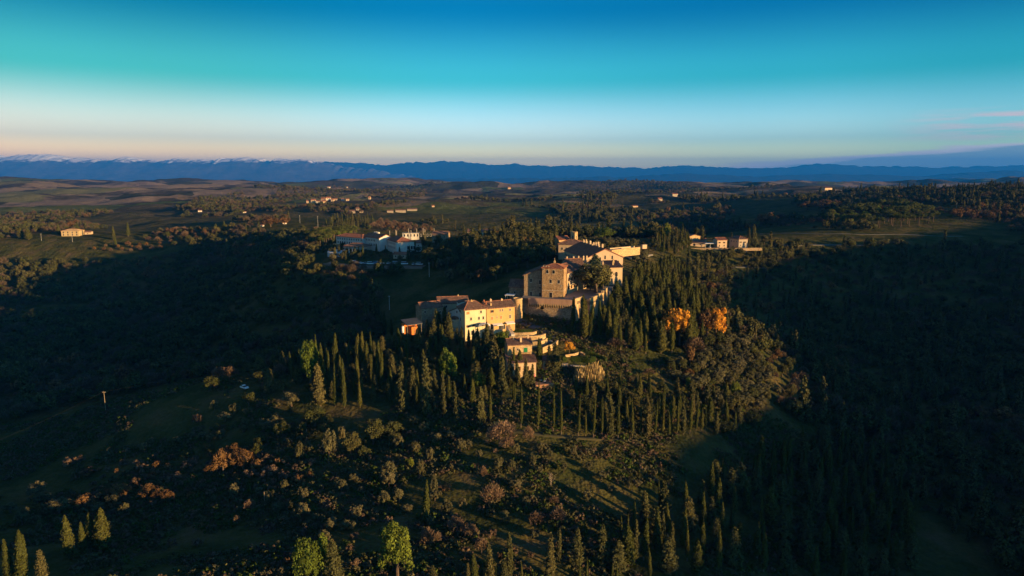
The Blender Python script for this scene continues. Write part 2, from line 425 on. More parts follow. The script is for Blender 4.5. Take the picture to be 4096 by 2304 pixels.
def plaster(name, c, dirt=0.75):
    if name in _mc: return _mc[name]
    m, nt, p = nodes_of(name)
    tc = nt.nodes.new('ShaderNodeTexCoord').outputs['Object']
    d = tuple(v * dirt for v in c)
    mp = nt.nodes.new('ShaderNodeMapping'); mp.inputs['Scale'].default_value = (1, 1, .35); nt.links.new(tc, mp.inputs[0])
    col = ramp(nt, noise(nt, mp.outputs[0], .55, 6, .72), [(.30, d), (.62, c)])
    nt.links.new(col, p.inputs['Base Color'])
    bump(nt, p, noise(nt, tc, 6, 4), .35, .03)
    _mc[name] = m
    return m
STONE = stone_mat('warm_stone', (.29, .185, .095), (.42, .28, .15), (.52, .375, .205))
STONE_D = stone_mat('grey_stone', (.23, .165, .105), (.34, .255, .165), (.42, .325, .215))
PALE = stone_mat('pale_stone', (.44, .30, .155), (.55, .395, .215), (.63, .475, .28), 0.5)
YEL = plaster('cream_yellow_plaster', (.66, .58, .36), .80)
ORA = plaster('ochre_plaster', (.58, .36, .15), .82)
WHT = plaster('white_plaster', (.62, .59, .54), .78)
PINK = plaster('pale_pink_plaster', (.54, .40, .275), .78)
RENDER = plaster('sand_render', (.56, .42, .27), .8)
TILE = tile_mat('old_terracotta', (.13, .085, .065), (.21, .13, .095), (.30, .185, .125))
TILE_R = tile_mat('red_terracotta', (.24, .10, .06), (.32, .14, .085), (.38, .19, .12))
DARK = surf('window_dark', (.012, .012, .014), (.025, .024, .024), 1.0, 0.25, spec=.5)
BROWN = surf('brown_shutter', (.10, .045, .022), (.15, .07, .035), 2.0)
GREEN = surf('green_shutter', (.012, .16, .06), (.02, .21, .09), 2.0)
ORSH = surf('orange_shutter', (.46, .20, .07), (.52, .25, .10), 2.0)
GREYSH = surf('grey_shutter', (.16, .13, .11), (.22, .18, .15), 2.0)
FRAME = surf('pale_stone_frame', (.45, .38, .29), (.56, .48, .38), 2.0)
AWN = surf('white_canvas', (.72, .70, .66), (.80, .78, .74), 1.5)
METAL = surf('galvanised_metal', (.35, .35, .34), (.48, .47, .45), 3.0, .5, spec=.4)
WOODP = surf('weathered_wood', (.20, .15, .10), (.32, .25, .17), 2.5)
ASPH = surf('asphalt', (.075, .078, .082), (.115, .118, .122), 0.5, .9, .01)
GRAVEL = surf('gravel_path', (.20, .18, .15), (.30, .27, .22), .7, .95, .03)
PATIO = surf('terracotta_paving', (.26, .13, .075), (.36, .20, .12), .8, .9, .02)

class MB:
    def __init__(s): s.v = []; s.f = []
    def add(s, vs, fs):
        k = len(s.v); s.v += [tuple(v) for v in vs]; s.f += [tuple(k + i for i in f) for f in fs]
    def box(s, x0, x1, y0, y1, z0, z1):
        s.add([(x, y, z) for x in (x0, x1) for y in (y0, y1) for z in (z0, z1)],
              [(0, 1, 3, 2), (4, 6, 7, 5), (0, 4, 5, 1), (2, 3, 7, 6), (0, 2, 6, 4), (1, 5, 7, 3)])
    def prism(s, poly, axis, a, b):
        """poly: list of 2D points (counter-clockwise), extruded along an axis"""
        def P(p, t):
            return {'x': (t, p[0], p[1]), 'y': (p[0], t, p[1]), 'z': (p[0], p[1], t)}[axis]
        n = len(poly)
        s.add([P(p, a) for p in poly] + [P(p, b) for p in poly],
              [tuple(range(n)), tuple(range(2 * n - 1, n - 1, -1))] + [(i, (i + 1) % n, n + (i + 1) % n, n + i) for i in range(n)])
    def tube(s, p0, p1, r0, r1=None, n=8):
        p0, p1 = Vector(p0), Vector(p1); r1 = r0 if r1 is None else r1
        d = (p1 - p0).normalized(); a = d.orthogonal().normalized(); b = d.cross(a)
        vs = [p + (a * math.cos(2 * math.pi * i / n) + b * math.sin(2 * math.pi * i / n)) * r for p, r in ((p0, r0), (p1, r1)) for i in range(n)]
        s.add(vs, [tuple(range(n))[::-1], tuple(range(n, 2 * n))] + [(i, (i + 1) % n, n + (i + 1) % n, n + i) for i in range(n)])
    def slab(s, pts, t):
        """thick polygon: pts on top, sunk by t"""
        n = len(pts); pts = [Vector(p) for p in pts]
        s.add(list(pts) + [p - Vector((0, 0, t)) for p in pts],
              [tuple(range(n)), tuple(range(2 * n - 1, n - 1, -1))] + [(i, n + i, n + (i + 1) % n, (i + 1) % n) for i in range(n)])
    def mesh(s, name, mat, recalc=True):
        me = bpy.data.meshes.new(name); me.from_pydata(s.v, [], s.f)
        if recalc:
            bm = bmesh.new(); bm.from_mesh(me); bmesh.ops.recalc_face_normals(bm, faces=bm.faces); bm.to_mesh(me); bm.free()
        for m in (mat if isinstance(mat, (list, tuple)) else [mat]): me.materials.append(m)
        return me
    def build(s, name, mat, parent=None, loc=None): return link(name, s.mesh(name, mat), parent, loc)

def ribs(mb, poly, space=0.5, hgt=0.13):
    """rounded tile rows running up a roof plane; poly[0]->poly[1] is the eave"""
    p = [Vector(q) for q in poly]
    ex = (p[1] - p[0]).normalized(); nrm = ex.cross(p[2] - p[0]).normalized()
    if nrm.z < 0: nrm = -nrm
    ey = nrm.cross(ex)
    if ey.z < 0: ey = -ey
    q = [((a - p[0]).dot(ex), (a - p[0]).dot(ey)) for a in p]
    x0, x1 = min(a[0] for a in q), max(a[0] for a in q)
    x = x0 + space / 2
    while x < x1:
        ys = []
        for i in range(len(q)):
            (ax, ay), (bx, by) = q[i], q[(i + 1) % len(q)]
            if (ax <= x) != (bx <= x): ys.append(ay + (by - ay) * (x - ax) / (bx - ax))
        if len(ys) >= 2 and max(ys) - min(ys) > .3:
            a = p[0] + ex * x + ey * min(ys); b = p[0] + ex * x + ey * max(ys); w = space * .3
            mb.add([a - ex * w, a + nrm * hgt, a + ex * w, b - ex * w, b + nrm * hgt, b + ex * w], [(0, 1, 4, 3), (1, 2, 5, 4), (0, 2, 1)])
        x += space

_wc = {}
def win_meshes(w, h, style):
    key = (round(w, 2), round(h, 2), style)
    if key in _wc: return _wc[key]
    arch = 'arch' in style
    fw = 0.16
    def outline(w2, h2, z0=0.0):
        if not arch: return [(-w2, z0), (w2, z0), (w2, h2), (-w2, h2)]
        n = 8; r = w2; c = h2 - r
        return [(-w2, z0), (w2, z0)] + [(r * math.cos(math.pi * i / n), c + r * math.sin(math.pi * i / n)) for i in range(n + 1)]
    fr = MB(); fr.prism(outline(w / 2 + fw, h + fw, -fw), 'y', -0.07, 0.05)
    pn = MB(); pn.prism(outline(w / 2, h), 'y', -0.10, 0.02)
    out = {'frame': fr.mesh('window', WHT if 'white' in style else FRAME), 'pane': pn.mesh('pane', DARK)}
    sm = {'brown': BROWN, 'green': GREEN, 'orange': ORSH, 'grey': GREYSH}
    for k, mt in sm.items():
        if k + '_closed' in style:
            s = MB(); s.box(-w / 2, 0 - .02, -.15, -.10, 0, h)
            for i in range(int(h / .22)): s.box(-w / 2 + .08, -.08, -.17, -.15, .08 + i * .22, .2 + i * .22)
            out['shutter'] = (s.mesh('shutter', mt), [(0, 0, 0), (w / 2 + .0, 0, 0)])
        elif k + '_open' in style:
            s = MB(); s.box(-w / 4, w / 4, -.16, -.10, 0, h)
            for i in range(int(h / .22)): s.box(-w / 4 + .06, w / 4 - .06, -.18, -.16, .08 + i * .22, .2 + i * .22)
            out['shutter'] = (s.mesh('shutter', mt), [(-w * .75 - .05, 0, 0), (w * .75 + .05, 0, 0)])
    if 'sill' in style:
        s = MB(); s.box(-w / 2 - .25, w / 2 + .25, -.25, 0.02, -.32, -.17); out['sill'] = s.mesh('sill', FRAME)
    _wc[key] = out
    return out

class Bld:
    def __init__(s, name, label, cat, A, B, depth, h, mat, base=4.0, group=None, z=None):
        """A, B: world base corners of the front, left and right as seen; walls h high run depth back"""
        A, B = Vector(A), Vector(B)
        if z is not None: A.z = z
        s.A = A; d = Vector((B.x - A.x, B.y - A.y, 0)); s.w = d.length; s.ux = d.normalized(); s.uy = Vector((-s.ux.y, s.ux.x, 0))
        s.d, s.h, s.base = depth, h, base
        s.root = link(name, None, None, A); s.root.rotation_euler = (0, 0, math.atan2(s.ux.y, s.ux.x))
        tag(s.root, label, cat, group)
        s.mat = mat
        bpy.context.view_layer.update
    def part(s, name, mb, mat, parent=None): return mb.build(name, mat, parent or s.root)
    def walls(s, gable=None, peak=0.0, pos=0.5, mat=None):
        m = MB(); w, d, h, b = s.w, s.d, s.h, -s.base
        if gable == 'front': m.prism([(0, b), (w, b), (w, h), (w * pos, h + peak), (0, h)], 'y', 0, d)
        elif gable == 'side': m.prism([(0, b), (d, b), (d, h), (d * pos, h + peak), (0, h)], 'x', 0, w)
        elif gable == 'mono_x': m.prism([(0, b), (w, b), (w, h + peak), (0, h)], 'y', 0, d)
        elif gable == 'mono_y': m.prism([(0, b), (d, b), (d, h + peak), (0, h)], 'x', 0, w)
        else: m.box(0, w, 0, d, b, h)
        s.wall = s.part('wall', m, mat or s.mat)
        return s
    def roof(s, kind, peak, mat=None, over=0.5, pos=0.5, rib=0.5, ridge_in=None, thick=0.28):
        mat = mat or TILE
        w, d, h, o = s.w, s.d, s.h, over
        lift = 0.06
        pl = []; caps = []
        if kind == 'front':                                   # ridge runs back, gable faces the front
            rx = w * pos; sl, sr = peak / rx, peak / (w - rx)
            R0, R1 = (rx, -o, h + peak), (rx, d + o, h + peak)
            pl = [[(-o, d + o, h - sl * o), (-o, -o, h - sl * o), R0, R1], [(w + o, -o, h - sr * o), (w + o, d + o, h - sr * o), R1, R0]]
            caps = [(R0, R1)]
        elif kind == 'side':
            ry = d * pos; sf, sb = peak / ry, peak / (d - ry)
            R0, R1 = (-o, ry, h + peak), (w + o, ry, h + peak)
            pl = [[(-o, -o, h - sf * o), (w + o, -o, h - sf * o), R1, R0], [(w + o, d + o, h - sb * o), (-o, d + o, h - sb * o), R0, R1]]
            caps = [(R0, R1)]
        elif kind == 'hip':
            r = ridge_in if ridge_in is not None else min(w, d) / 2
            if w >= d: a, b = (r, d / 2, h + peak), (w - r, d / 2, h + peak)
            else: a, b = (w / 2, r, h + peak), (w / 2, d - r, h + peak)
            q = [(-o, -o, h), (w + o, -o, h), (w + o, d + o, h), (-o, d + o, h)]
            if w >= d: pl = [[q[0], q[1], b, a], [q[2], q[3], a, b], [q[1], q[2], b], [q[3], q[0], a]]
            else: pl = [[q[3], q[0], a, b], [q[1], q[2], b, a], [q[0], q[1], a], [q[2], q[3], b]]
            caps = ([(a, b)] if (Vector(a) - Vector(b)).length > .2 else []) + ([(q[0], a), (q[3], a), (q[1], b), (q[2], b)] if w >= d else [(q[0], a), (q[1], a), (q[2], b), (q[3], b)])
        elif kind == 'mono_x':
            sl = peak / w
            pl = [[(-o, d + o, h - sl * o), (-o, -o, h - sl * o), (w + o * .2, -o, h + peak + sl * o * .2), (w + o * .2, d + o, h + peak + sl * o * .2)]]
        elif kind == 'mono_y':
            sl = peak / d
            pl = [[(-o, -o, h - sl * o), (w + o, -o, h - sl * o), (w + o, d + o * .2, h + peak + sl * o * .2), (-o, d + o * .2, h + peak + sl * o * .2)]]
        elif kind == 'flat':
            pl = [[(-o, -o, h), (w + o, -o, h), (w + o, d + o, h), (-o, d + o, h)]]
        m = MB()
        for p in pl:
            p = [Vector(q) + Vector((0, 0, lift + thick)) for q in p]
            m.slab(p, thick)
            if rib: ribs(m, p, rib)
        rf = s.part('roof', m, mat)
        if caps and rib:
            c = MB()
            for a, b in caps:
                up = Vector((0, 0, lift + thick + .04))
                c.tube(Vector(a) + up, Vector(b) + up, .17, n=6)
            s.part('ridge_cap', c, TILE_R, rf)
        s.rf = rf
        return s
    def chimney(s, x, y, z0, z1, w=0.8, mat=None):
        m = MB(); m.box(x - w / 2, x + w / 2, y - w / 2, y + w / 2, z0, z1); m.box(x - w / 2 - .12, x + w / 2 + .12, y - w / 2 - .12, y + w / 2 + .12, z1, z1 + .18)
        m.box(x - w / 4, x + w / 4, y - w / 4, y + w / 4, z1 + .18, z1 + .5)
        return s.part('chimney', m, mat or RENDER, s.rf)
    def hit(s, px, py, face='F'):
        """local (along, up) of the point on a face seen at a photograph pixel"""
        dx, dy, dz = [float(v) for v in ray(px, py)]
        D = Vector((dx, dy, dz)); C = Vector((0, 0, CZ))
        if face == 'F': n, q = -s.uy, s.A
        elif face == 'L': n, q = -s.ux, s.A
        elif face == 'R': n, q = s.ux, s.A + s.ux * s.w
        t = (q - C).dot(n) / D.dot(n); p = C + D * t - s.A
        return (p.dot(s.ux) if face == 'F' else p.dot(s.uy)), p.z
    def win(s, u, z, w, h, style='', face='F', name='window'):
        ms = win_meshes(w, h, style)
        o = link(name, ms['frame'], s.root)
        if face == 'F': o.location = (u, 0, z)
        elif face == 'L': o.location = (0, u, z); o.rotation_euler = (0, 0, -math.pi / 2)
        elif face == 'R': o.location = (s.w, u, z); o.rotation_euler = (0, 0, math.pi / 2)
        link('pane', ms['pane'], o)
        if 'shutter' in ms:
            for l in ms['shutter'][1]: link('shutter', ms['shutter'][0], o, l)
        if 'sill' in ms: link('sill', ms['sill'], o)
        return o
    def winp(s, p, w, h, style='', face='F', name='window'):
        """window centred on a photograph pixel, w and h in metres"""
        u, z = s.hit(p[0], p[1], face)
        return s.win(u, z - h / 2, w, h, style, face, name)

def ribbon(name, label, pts, width, mat, dz=0.12, kind='structure', step=2.0, pixel_pts=True, skirt=0.6):
    """a road or path laid over the ground along a line"""
    P = [ground(*p) if pixel_pts else onground(*p) for p in pts]
    L = [P[0]]
    for a, b in zip(P, P[1:]):
        n = max(1, int((b - a).length / step))
        for i in range(1, n + 1): L.append(a.lerp(b, i / n))
    L = np.array([[p.x, p.y] for p in L])
    for _ in range(6): L[1:-1] = (L[:-2] + L[1:-1] * 2 + L[2:]) / 4
    T = np.gradient(L, axis=0); T /= np.linalg.norm(T, axis=1)[:, None] + 1e-9
    N = np.stack([-T[:, 1], T[:, 0]], 1)
    rows = []
    zc = H(L[:, 0], L[:, 1])
    for k in range(5): zc[1:-1] = (zc[:-2] + zc[1:-1] * 2 + zc[2:]) / 4
    for f, zz in ((-.5, -skirt), (-.5, 0), (0, .03), (.5, 0), (.5, -skirt)):
        q = L + N * (f * width)
        g = H(q[:, 0], q[:, 1])
        rows.append(np.column_stack([q, np.maximum(zc, g) + dz + zz if zz >= 0 else np.minimum(zc, g) + zz]))
    V = np.stack(rows, 1).reshape(-1, 3); n = len(L); k = len(rows)
    i = np.arange(n - 1)[:, None] * k + np.arange(k - 1)[None]
    F = np.stack([i, i + k, i + k + 1, i + 1], -1).reshape(-1, 4)
    o = link(name, mesh_np(name, V, F, [mat], True))
    return tag(o, label, kind=kind)

def poly_wall(name, label, cat, pts, thick, mat, depth=2.0, group=None, cap=None):
    """free-standing masonry wall along top points (x, y, ztop); goes depth below its top"""
    pts = [Vector(p) for p in pts]
    n = len(pts); L = [Vector((p.x, p.y)) for p in pts]
    T = [(L[min(i + 1, n - 1)] - L[max(i - 1, 0)]).normalized() for i in range(n)]
    m = MB(); c = MB(); vs = []
    o0 = pts[0]
    for p, t in zip(pts, T):
        nn = Vector((-t.y, t.x)) * thick / 2
        for sgn, z in ((-1, p.z - depth), (-1, p.z), (1, p.z), (1, p.z - depth)):
            vs.append((p.x + nn.x * sgn - o0.x, p.y + nn.y * sgn - o0.y, z - o0.z))
    fs = [(4 * i + a, 4 * i + b, 4 * i + 4 + b, 4 * i + 4 + a) for i in range(n - 1) for a, b in ((0, 1), (1, 2), (2, 3), (3, 0))]
    fs += [(0, 1, 2, 3), tuple(4 * (n - 1) + k for k in (3, 2, 1, 0))]
    m.add(vs, fs)
    root = link(name, None, None, o0); tag(root, label, cat, group)
    m.build('masonry', mat, root)
    vs = []
    for p, t in zip(pts, T):
        nn = Vector((-t.y, t.x)) * (thick / 2 + .08)
        for sgn, z in ((-1, p.z), (-1, p.z + .14), (1, p.z + .14), (1, p.z)):
            vs.append((p.x + nn.x * sgn - o0.x, p.y + nn.y * sgn - o0.y, z - o0.z + .003))
    c.add(vs, fs)
    c.build('coping', cap or mat, root)
    return root
# ------------------------------------------------------------------ the castle
def P(p, Y): return at(p[0], p[1], Y)
def PF(p, Y, b, th):
    """right-hand base corner: pixel column of p, turned th degrees back from corner b"""
    dx, dy, dz = [float(v) for v in ray(p[0], p[1])]
    t = math.tan(R(th))                     # y = b.y + (x - b.x) * t  on the line of sight x = dx/dy*y
    k = dx / dy; y = (b.y - b.x * t) / (1 - k * t)
    return Vector((k * y, y, b.z))

cA = P(r3(968, 868), 338); cB = PF(r3(1410, 885), 0, cA, -13)
T = Bld('castle_tower', 'tall square stone castle tower with arched windows and low red roof', 'tower', cA, cB, 10.0, 14.6, STONE, 3.0)
T.walls(); T.roof('hip', 1.7, TILE_R, over=.45)
for u, v in ((1080, 342), (1210, 347)): T.winp(r3(u, v), 1.15, 1.75, 'arch sill')
for u, v in ((1150, 542), (1318, 550)): T.winp(r3(u, v), 1.0, 1.8, 'arch sill')
T.winp(r3(1152, 825), 1.35, 2.5, '', name='door')
for u, v in ((1008, 626), (1365, 636), (1365, 300), (1000, 300)): T.winp(r3(u, v), .35, .4, '')
for u, z in ((4.0, 11.0), (6.4, 1.2), (6.0, 6.4)): T.win(u, z, .6, 1.5, '', 'R')
m = MB(); m.box(0, T.w, -.1, T.d, 3.4, 3.62); 
band = MB()
for x0, x1, y0, y1 in ((-.08, T.w + .08, -.09, -.003), (T.w + .003, T.w + .09, -.08, T.d)): band.box(x0, x1, y0, y1, 3.5, 3.68)
T.part('string_course', band, FRAME)
m = MB(); px_, py_ = T.w / 2, T.d / 2; zt = 14.6 + 2.0
m.box(px_ - .4, px_ + .4, py_ - .4, py_ + .4, zt - .2, zt + 1.0); m.prism([(px_ - .55, zt + 1.0), (px_ + .55, zt + 1.0), (px_, zt + 1.6)], 'y', py_ - .5, py_ + .5)
m.box(px_ - .06, px_ + .06, py_ - .06, py_ + .06, zt + 1.5, zt + 2.8); m.box(px_ - .3, px_ + .3, py_ - .05, py_ + .05, zt + 2.2, zt + 2.33)
T.part('bell_cote', m, PALE, T.rf)
for x in (0.6, 1.8, 3.2): T.chimney(x, .8, 14.4, 15.5, .45)

wA = P(r3(598, 838), 342.5); wA.z = cA.z; wB = PF(r3(965, 860), 0, wA, -8)
W = Bld('castle_wing', 'plain stone castle wing with sloping roof left of the square tower', 'building', wA, wB, 13.0, 10.4, STONE_D, 3.0)
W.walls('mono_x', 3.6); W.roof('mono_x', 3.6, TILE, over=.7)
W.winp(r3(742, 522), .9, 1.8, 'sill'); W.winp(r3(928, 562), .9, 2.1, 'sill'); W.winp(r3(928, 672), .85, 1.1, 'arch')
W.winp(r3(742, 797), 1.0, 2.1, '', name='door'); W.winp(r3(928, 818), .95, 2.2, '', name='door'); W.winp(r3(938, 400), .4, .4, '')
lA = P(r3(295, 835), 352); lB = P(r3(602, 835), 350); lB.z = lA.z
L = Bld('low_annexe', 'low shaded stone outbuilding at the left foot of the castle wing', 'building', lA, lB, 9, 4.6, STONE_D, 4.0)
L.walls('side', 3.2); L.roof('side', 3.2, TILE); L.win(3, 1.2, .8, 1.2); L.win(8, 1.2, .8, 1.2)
kA = P(r3(215, 910), 345); kB = P(r3(375, 905), 344); kB.z = kA.z
Kc = Bld('canopy', 'pale flat canopy on posts behind the round corner tower', 'canopy', kA, kB, 4, 2.0, AWN)
m = MB(); m.box(-.3, Kc.w + .3, -.3, 4.3, 2.0, 2.2); Kc.part('top', m, AWN)
for x in (.1, Kc.w - .1):
    for y in (.1, 3.9):
        m = MB(); m.box(x - .1, x + .1, y - .1, y + .1, -6, 2.0); Kc.part('post', m, WHT)

gA = P(r3(1485, 772), 347.5); gB = P(r3(1722, 690), 360); gB.z = gA.z
G = Bld('castle_range', 'long stone castle range with sunlit courtyard front behind the tower', 'building', gA, gB, 15, 9.9, RENDER, 3.0)
G.walls('side', 3.0); G.roof('side', 3.0, TILE, over=.4)
for i in range(4):
    for z in (1.4, 5.6): G.win(1.8 + i * 3.5, z, .9, 1.7, 'brown_open sill')
bA = P(r3(1500, 340), 372); bA.z = gA.z; bB = P(r3(1850, 300), 375); bB.z = gA.z
K2 = Bld('castle_back_range', 'dark tiled back range between the castle and the white terrace', 'building', bA, bB, 12, 9.4, RENDER, 3.0)
K2.walls('side', 4.0); K2.roof('side', 4.0, TILE, over=.5)
for x in (2, 6, 9, 12, 14): K2.chimney(x, 6.5, 12.5, 14.6, .7)
for x in (4, 9, 14): K2.win(x, 5.4, .9, 1.6, 'sill')
sgl = Bld('gate_house', 'small bright gate house with white corner under the cedar', 'building', P(r3(1805, 690), 362), P(r3(1880, 690), 364), 6, 6.2, PALE, 3.0)
sgl.walls('side', 1.2); sgl.roof('side', 1.2); sgl.win(sgl.w / 2, 0, 1.4, 2.6, 'arch', name='door')

# courtyard and rampart
ctop = [P(r3(560, 838), 335), P(r3(700, 868), 331), P(r3(1590, 915), 325.5), P(r3(1652, 884), 324), P(r3(1800, 886), 331), P(r3(1960, 868), 326.5), P(r3(2030, 868), 327), P(r3(2120, 850), 332), P(r3(2240, 800), 335), P(r3(2330, 770), 347)]
zc_ = cA.z + .02
court = [Vector((p.x, p.y, zc_)) for p in ctop] + [Vector((56, 372, zc_)), Vector((20, 372, zc_)), Vector((wA.x + .5, 360, zc_)), Vector((wA.x - .5, 344, zc_))]
m = MB(); m.slab(court, 2.5)
tag(m.build('courtyard', surf('courtyard_gravel', (.24, .20, .15), (.34, .28, .21), .5, .95, .02)), 'gravel courtyard between the castle and its rampart', kind='structure')
rroot = link('castle_rampart', None, None, (ctop[0].x, ctop[0].y, zc_)); tag(rroot, 'battered stone rampart with arched corbels under the castle courtyard', 'rampart')
def rampart_seg(a, b, ztop, batter, foot, nm='masonry', mat=STONE_D, out=0.0):
    o0 = rroot.location
    d = Vector((b.x - a.x, b.y - a.y, 0)); n = Vector((d.y, -d.x, 0)).normalized()
    m = MB()
    top_a, top_b = Vector((a.x, a.y, ztop)) + n * out, Vector((b.x, b.y, ztop)) + n * out
    mid_a, mid_b = top_a - Vector((0, 0, 3.0)), top_b - Vector((0, 0, 3.0))
    ft_a = Vector((a.x, a.y, foot)) + n * (batter + out); ft_b = Vector((b.x, b.y, foot)) + n * (batter + out)
    bk = -n * 1.2
    vs = [top_a, mid_a, ft_a, ft_a + bk * 3, top_a + bk, top_b, mid_b, ft_b, ft_b + bk * 3, top_b + bk]
    m.add([v - o0 for v in vs], [(0, 1, 6, 5), (1, 2, 7, 6), (2, 3, 8, 7), (3, 4, 9, 8), (4, 0, 5, 9), (0, 4, 3, 2, 1), (5, 6, 7, 8, 9)])
    return m.build(nm, mat, rroot)
zw = zc_ + .35
for i, (a, b) in enumerate(zip(ctop, ctop[1:])):
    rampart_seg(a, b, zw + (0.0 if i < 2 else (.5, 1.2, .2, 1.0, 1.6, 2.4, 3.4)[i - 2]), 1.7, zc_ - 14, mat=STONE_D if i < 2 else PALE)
a, b = ctop[1], ctop[2]
dv = Vector((b.x - a.x, b.y - a.y, 0)); ln = dv.length; du = dv.normalized(); dn = Vector((du.y, -du.x, 0))
o0 = rroot.location
def rlocal(s_, o_, z_): return Vector((a.x, a.y, 0)) + du * s_ + dn * o_ + Vector((0, 0, z_)) - o0
m = MB(); t0 = zw + .1
m.add([rlocal(s_, o_, z_) for s_ in (0, ln) for o_ in (-.3, 1.05) for z_ in (t0 - 2.1, t0 + .55)], [(0, 1, 3, 2), (4, 6, 7, 5), (0, 4, 5, 1), (2, 3, 7, 6), (0, 2, 6, 4), (1, 5, 7, 3)])
m.build('parapet', plaster('old_parapet', (.44, .27, .18), .7), rroot)
NARCH = 19
for i in range(NARCH + 1):
    s0 = ln * i / NARCH
    m = MB(); wv = .24
    q = [(0.0, t0 - 4.2), (.35, t0 - 3.9), (1.0, t0 - 2.9), (1.0, t0 - 2.1), (0.0, t0 - 2.1)]
    vs = [rlocal(s0 + sg * wv, o_, z_) for sg in (-1, 1) for o_, z_ in q]; n5 = len(q)
    m.add(vs, [tuple(range(n5)), tuple(range(2 * n5 - 1, n5 - 1, -1))] + [(k, (k + 1) % n5, n5 + (k + 1) % n5, n5 + k) for k in range(n5)])
    m.build('corbel', PALE, rroot)
    if i < NARCH:
        s1 = ln * (i + 1) / NARCH; cs = (s0 + s1) / 2; rr = (s1 - s0) / 2 - wv
        m = MB(); arc = [(cs + rr * math.cos(math.pi * k / 8), t0 - 2.85 + rr * math.sin(math.pi * k / 8)) for k in range(9)]
        pg = [(s0 + wv, t0 - 2.1), (s0 + wv, t0 - 2.85)][:1] + [(x_, z_) for x_, z_ in arc[::-1]] + [(s1 - wv, t0 - 2.1)]
        n5 = len(pg)
        vs = [rlocal(x_, o_, z_) for o_ in (.72, .98) for x_, z_ in pg]
        m.add(vs, [tuple(range(n5)), tuple(range(2 * n5 - 1, n5 - 1, -1))] + [(k, (k + 1) % n5, n5 + (k + 1) % n5, n5 + k) for k in range(n5)])
        m.build('arch', STONE_D, rroot)

# round corner tower
rt = P((2070.6, 1186), 329); rt.z = zc_ + .8
root = link('round_tower', None, None, rt); tag(root, 'round sunlit stone tower at the corner of the castle rampart', 'tower')
def lathe(prof, n=28):
    m = MB(); k = len(prof)
    m.add([(r_ * math.cos(2 * math.pi * i / n), r_ * math.sin(2 * math.pi * i / n), z_) for i in range(n) for r_, z_ in prof],
          [(i * k + j, ((i + 1) % n) * k + j, ((i + 1) % n) * k + j + 1, i * k + j + 1) for i in range(n) for j in range(k - 1)])
    return m
lathe([(2.75, -15), (2.5, -6.2), (2.5, -6.0), (2.25, -6.0), (2.25, -0.4)]).build('shaft', PALE, root)
lathe([(2.25, -.4), (2.42, -.3), (2.42, .35), (1.9, .35), (1.9, -.4), (0.0, -.4)]).build('parapet', PALE, root)

# ------------------------------------------------------------------ houses below the castle
yA = P(r1(1632, 1062), 303); yB = PF(r1(2182, 1000), 0, yA, 25)
Yh = Bld('yellow_house', 'tall cream yellow house with hipped roof and brown shutters', 'house', yA, yB, 9.0, 11.0, YEL, 4.0)
Yh.walls(); Yh.roof('hip', 3.0, TILE, over=.45, ridge_in=3.4)
Yh.winp(r1(1715, 518), 1.25, 1.15, 'orange_closed')
Yh.winp(r1(2040, 485), .72, 1.15, 'sill')
for u, v in ((1790, 665), (1990, 648), (2098, 638)): Yh.winp(r1(u, v), .72, 1.25, 'sill')
for u, v, w_ in ((1722, 852, .8), (1860, 832, .8), (1995, 820, .75), (2098, 812, .75)): Yh.winp(r1(u, v), w_, 1.0, 'brown_open')
for u in (1812, 1862, 1912): Yh.winp(r1(u, 1018), .62, 1.9, 'white', name='door')
m = MB()
for x in (.12, Yh.w - .12): m.tube((x, -.12, -3), (x, -.12, 11), .07, n=6)
Yh.part('drainpipe', m, BROWN)
Yh.chimney(5.2, 4.6, 13.2, 14.6, .9, PALE); Yh.chimney(6.6, 5.0, 13, 14.2, .6)
oA = Vector((yB.x, yB.y, yA.z)) + Vector((.05, .02, 0)); oB = PF(r2(1000, 1000), 0, oA, 25)
Oh = Bld('ochre_house', 'long ochre house with terracotta shutters joined to the yellow house', 'house', oA, oB, 9.0, 11.0, ORA, 4.0)
Oh.walls('side', 2.2); Oh.roof('side', 2.2, TILE, over=.4)
Oh.winp(r2(432, 475), .75, 1.15, 'brown_open'); Oh.winp(r2(635, 448), .5, 1.15, 'grey_closed'); Oh.winp(r2(697, 442), .5, 1.15, 'grey_closed')
Oh.winp(r2(885, 432), .85, 1.15, 'grey_closed'); Oh.winp(r2(432, 650), .85, 1.5, 'orange_closed'); Oh.winp(r2(660, 625), .85, 1.5, 'orange_closed')
Oh.winp(r2(555, 625), .25, .8, ''); Oh.winp(r2(887, 606), .9, 1.6, 'grey_closed')
for u in (430, 640, 720): Oh.winp(r2(u, 862), 1.5, 2.2, 'arch', name='archway')
Oh.chimney(4.0, 4.6, 13, 14.3, .7); Oh.chimney(2.8, 1.6, 11.4, 12.9, .55, PALE); Oh.chimney(9.6, 4.5, 13, 14.0, .7); Oh.chimney(.8, 2.6, 11.8, 13.6, .5, TILE_R); Oh.chimney(.5, 4.2, 12.8, 14.2, .5, TILE_R)
def awning(label, x0, x1, out, z, posts):
    root = link('awning', None, None, Oh.A + Oh.ux * x0 + Vector((0, 0, z))); root.rotation_euler = Oh.root.rotation_euler
    tag(root, label, 'awning', 'white awnings on the ochre house')
    w_ = x1 - x0; m = MB(); m.slab([(0, -out, -.25), (w_, -out, -.25), (w_, -.15, .25), (0, -.15, .25)], .1); m.box(0, w_, -out - .03, -out, -.55, -.24); m.build('canvas', AWN, root)
    for i in range(posts):
        x = .15 + (w_ - .3) * i / max(1, posts - 1); m = MB(); m.tube((x, -out + .1, -3.3), (x, -out + .1, -.3), .06, n=6); m.build('post', WHT, root)
awning('sunlit white awning on posts over the ochre house arcade', 2.6, 7.6, 2.2, 3.6, 3)
awning('shaded white awning at the right end of the ochre house', 9.2, 13.4, 2.4, 3.9, 3)
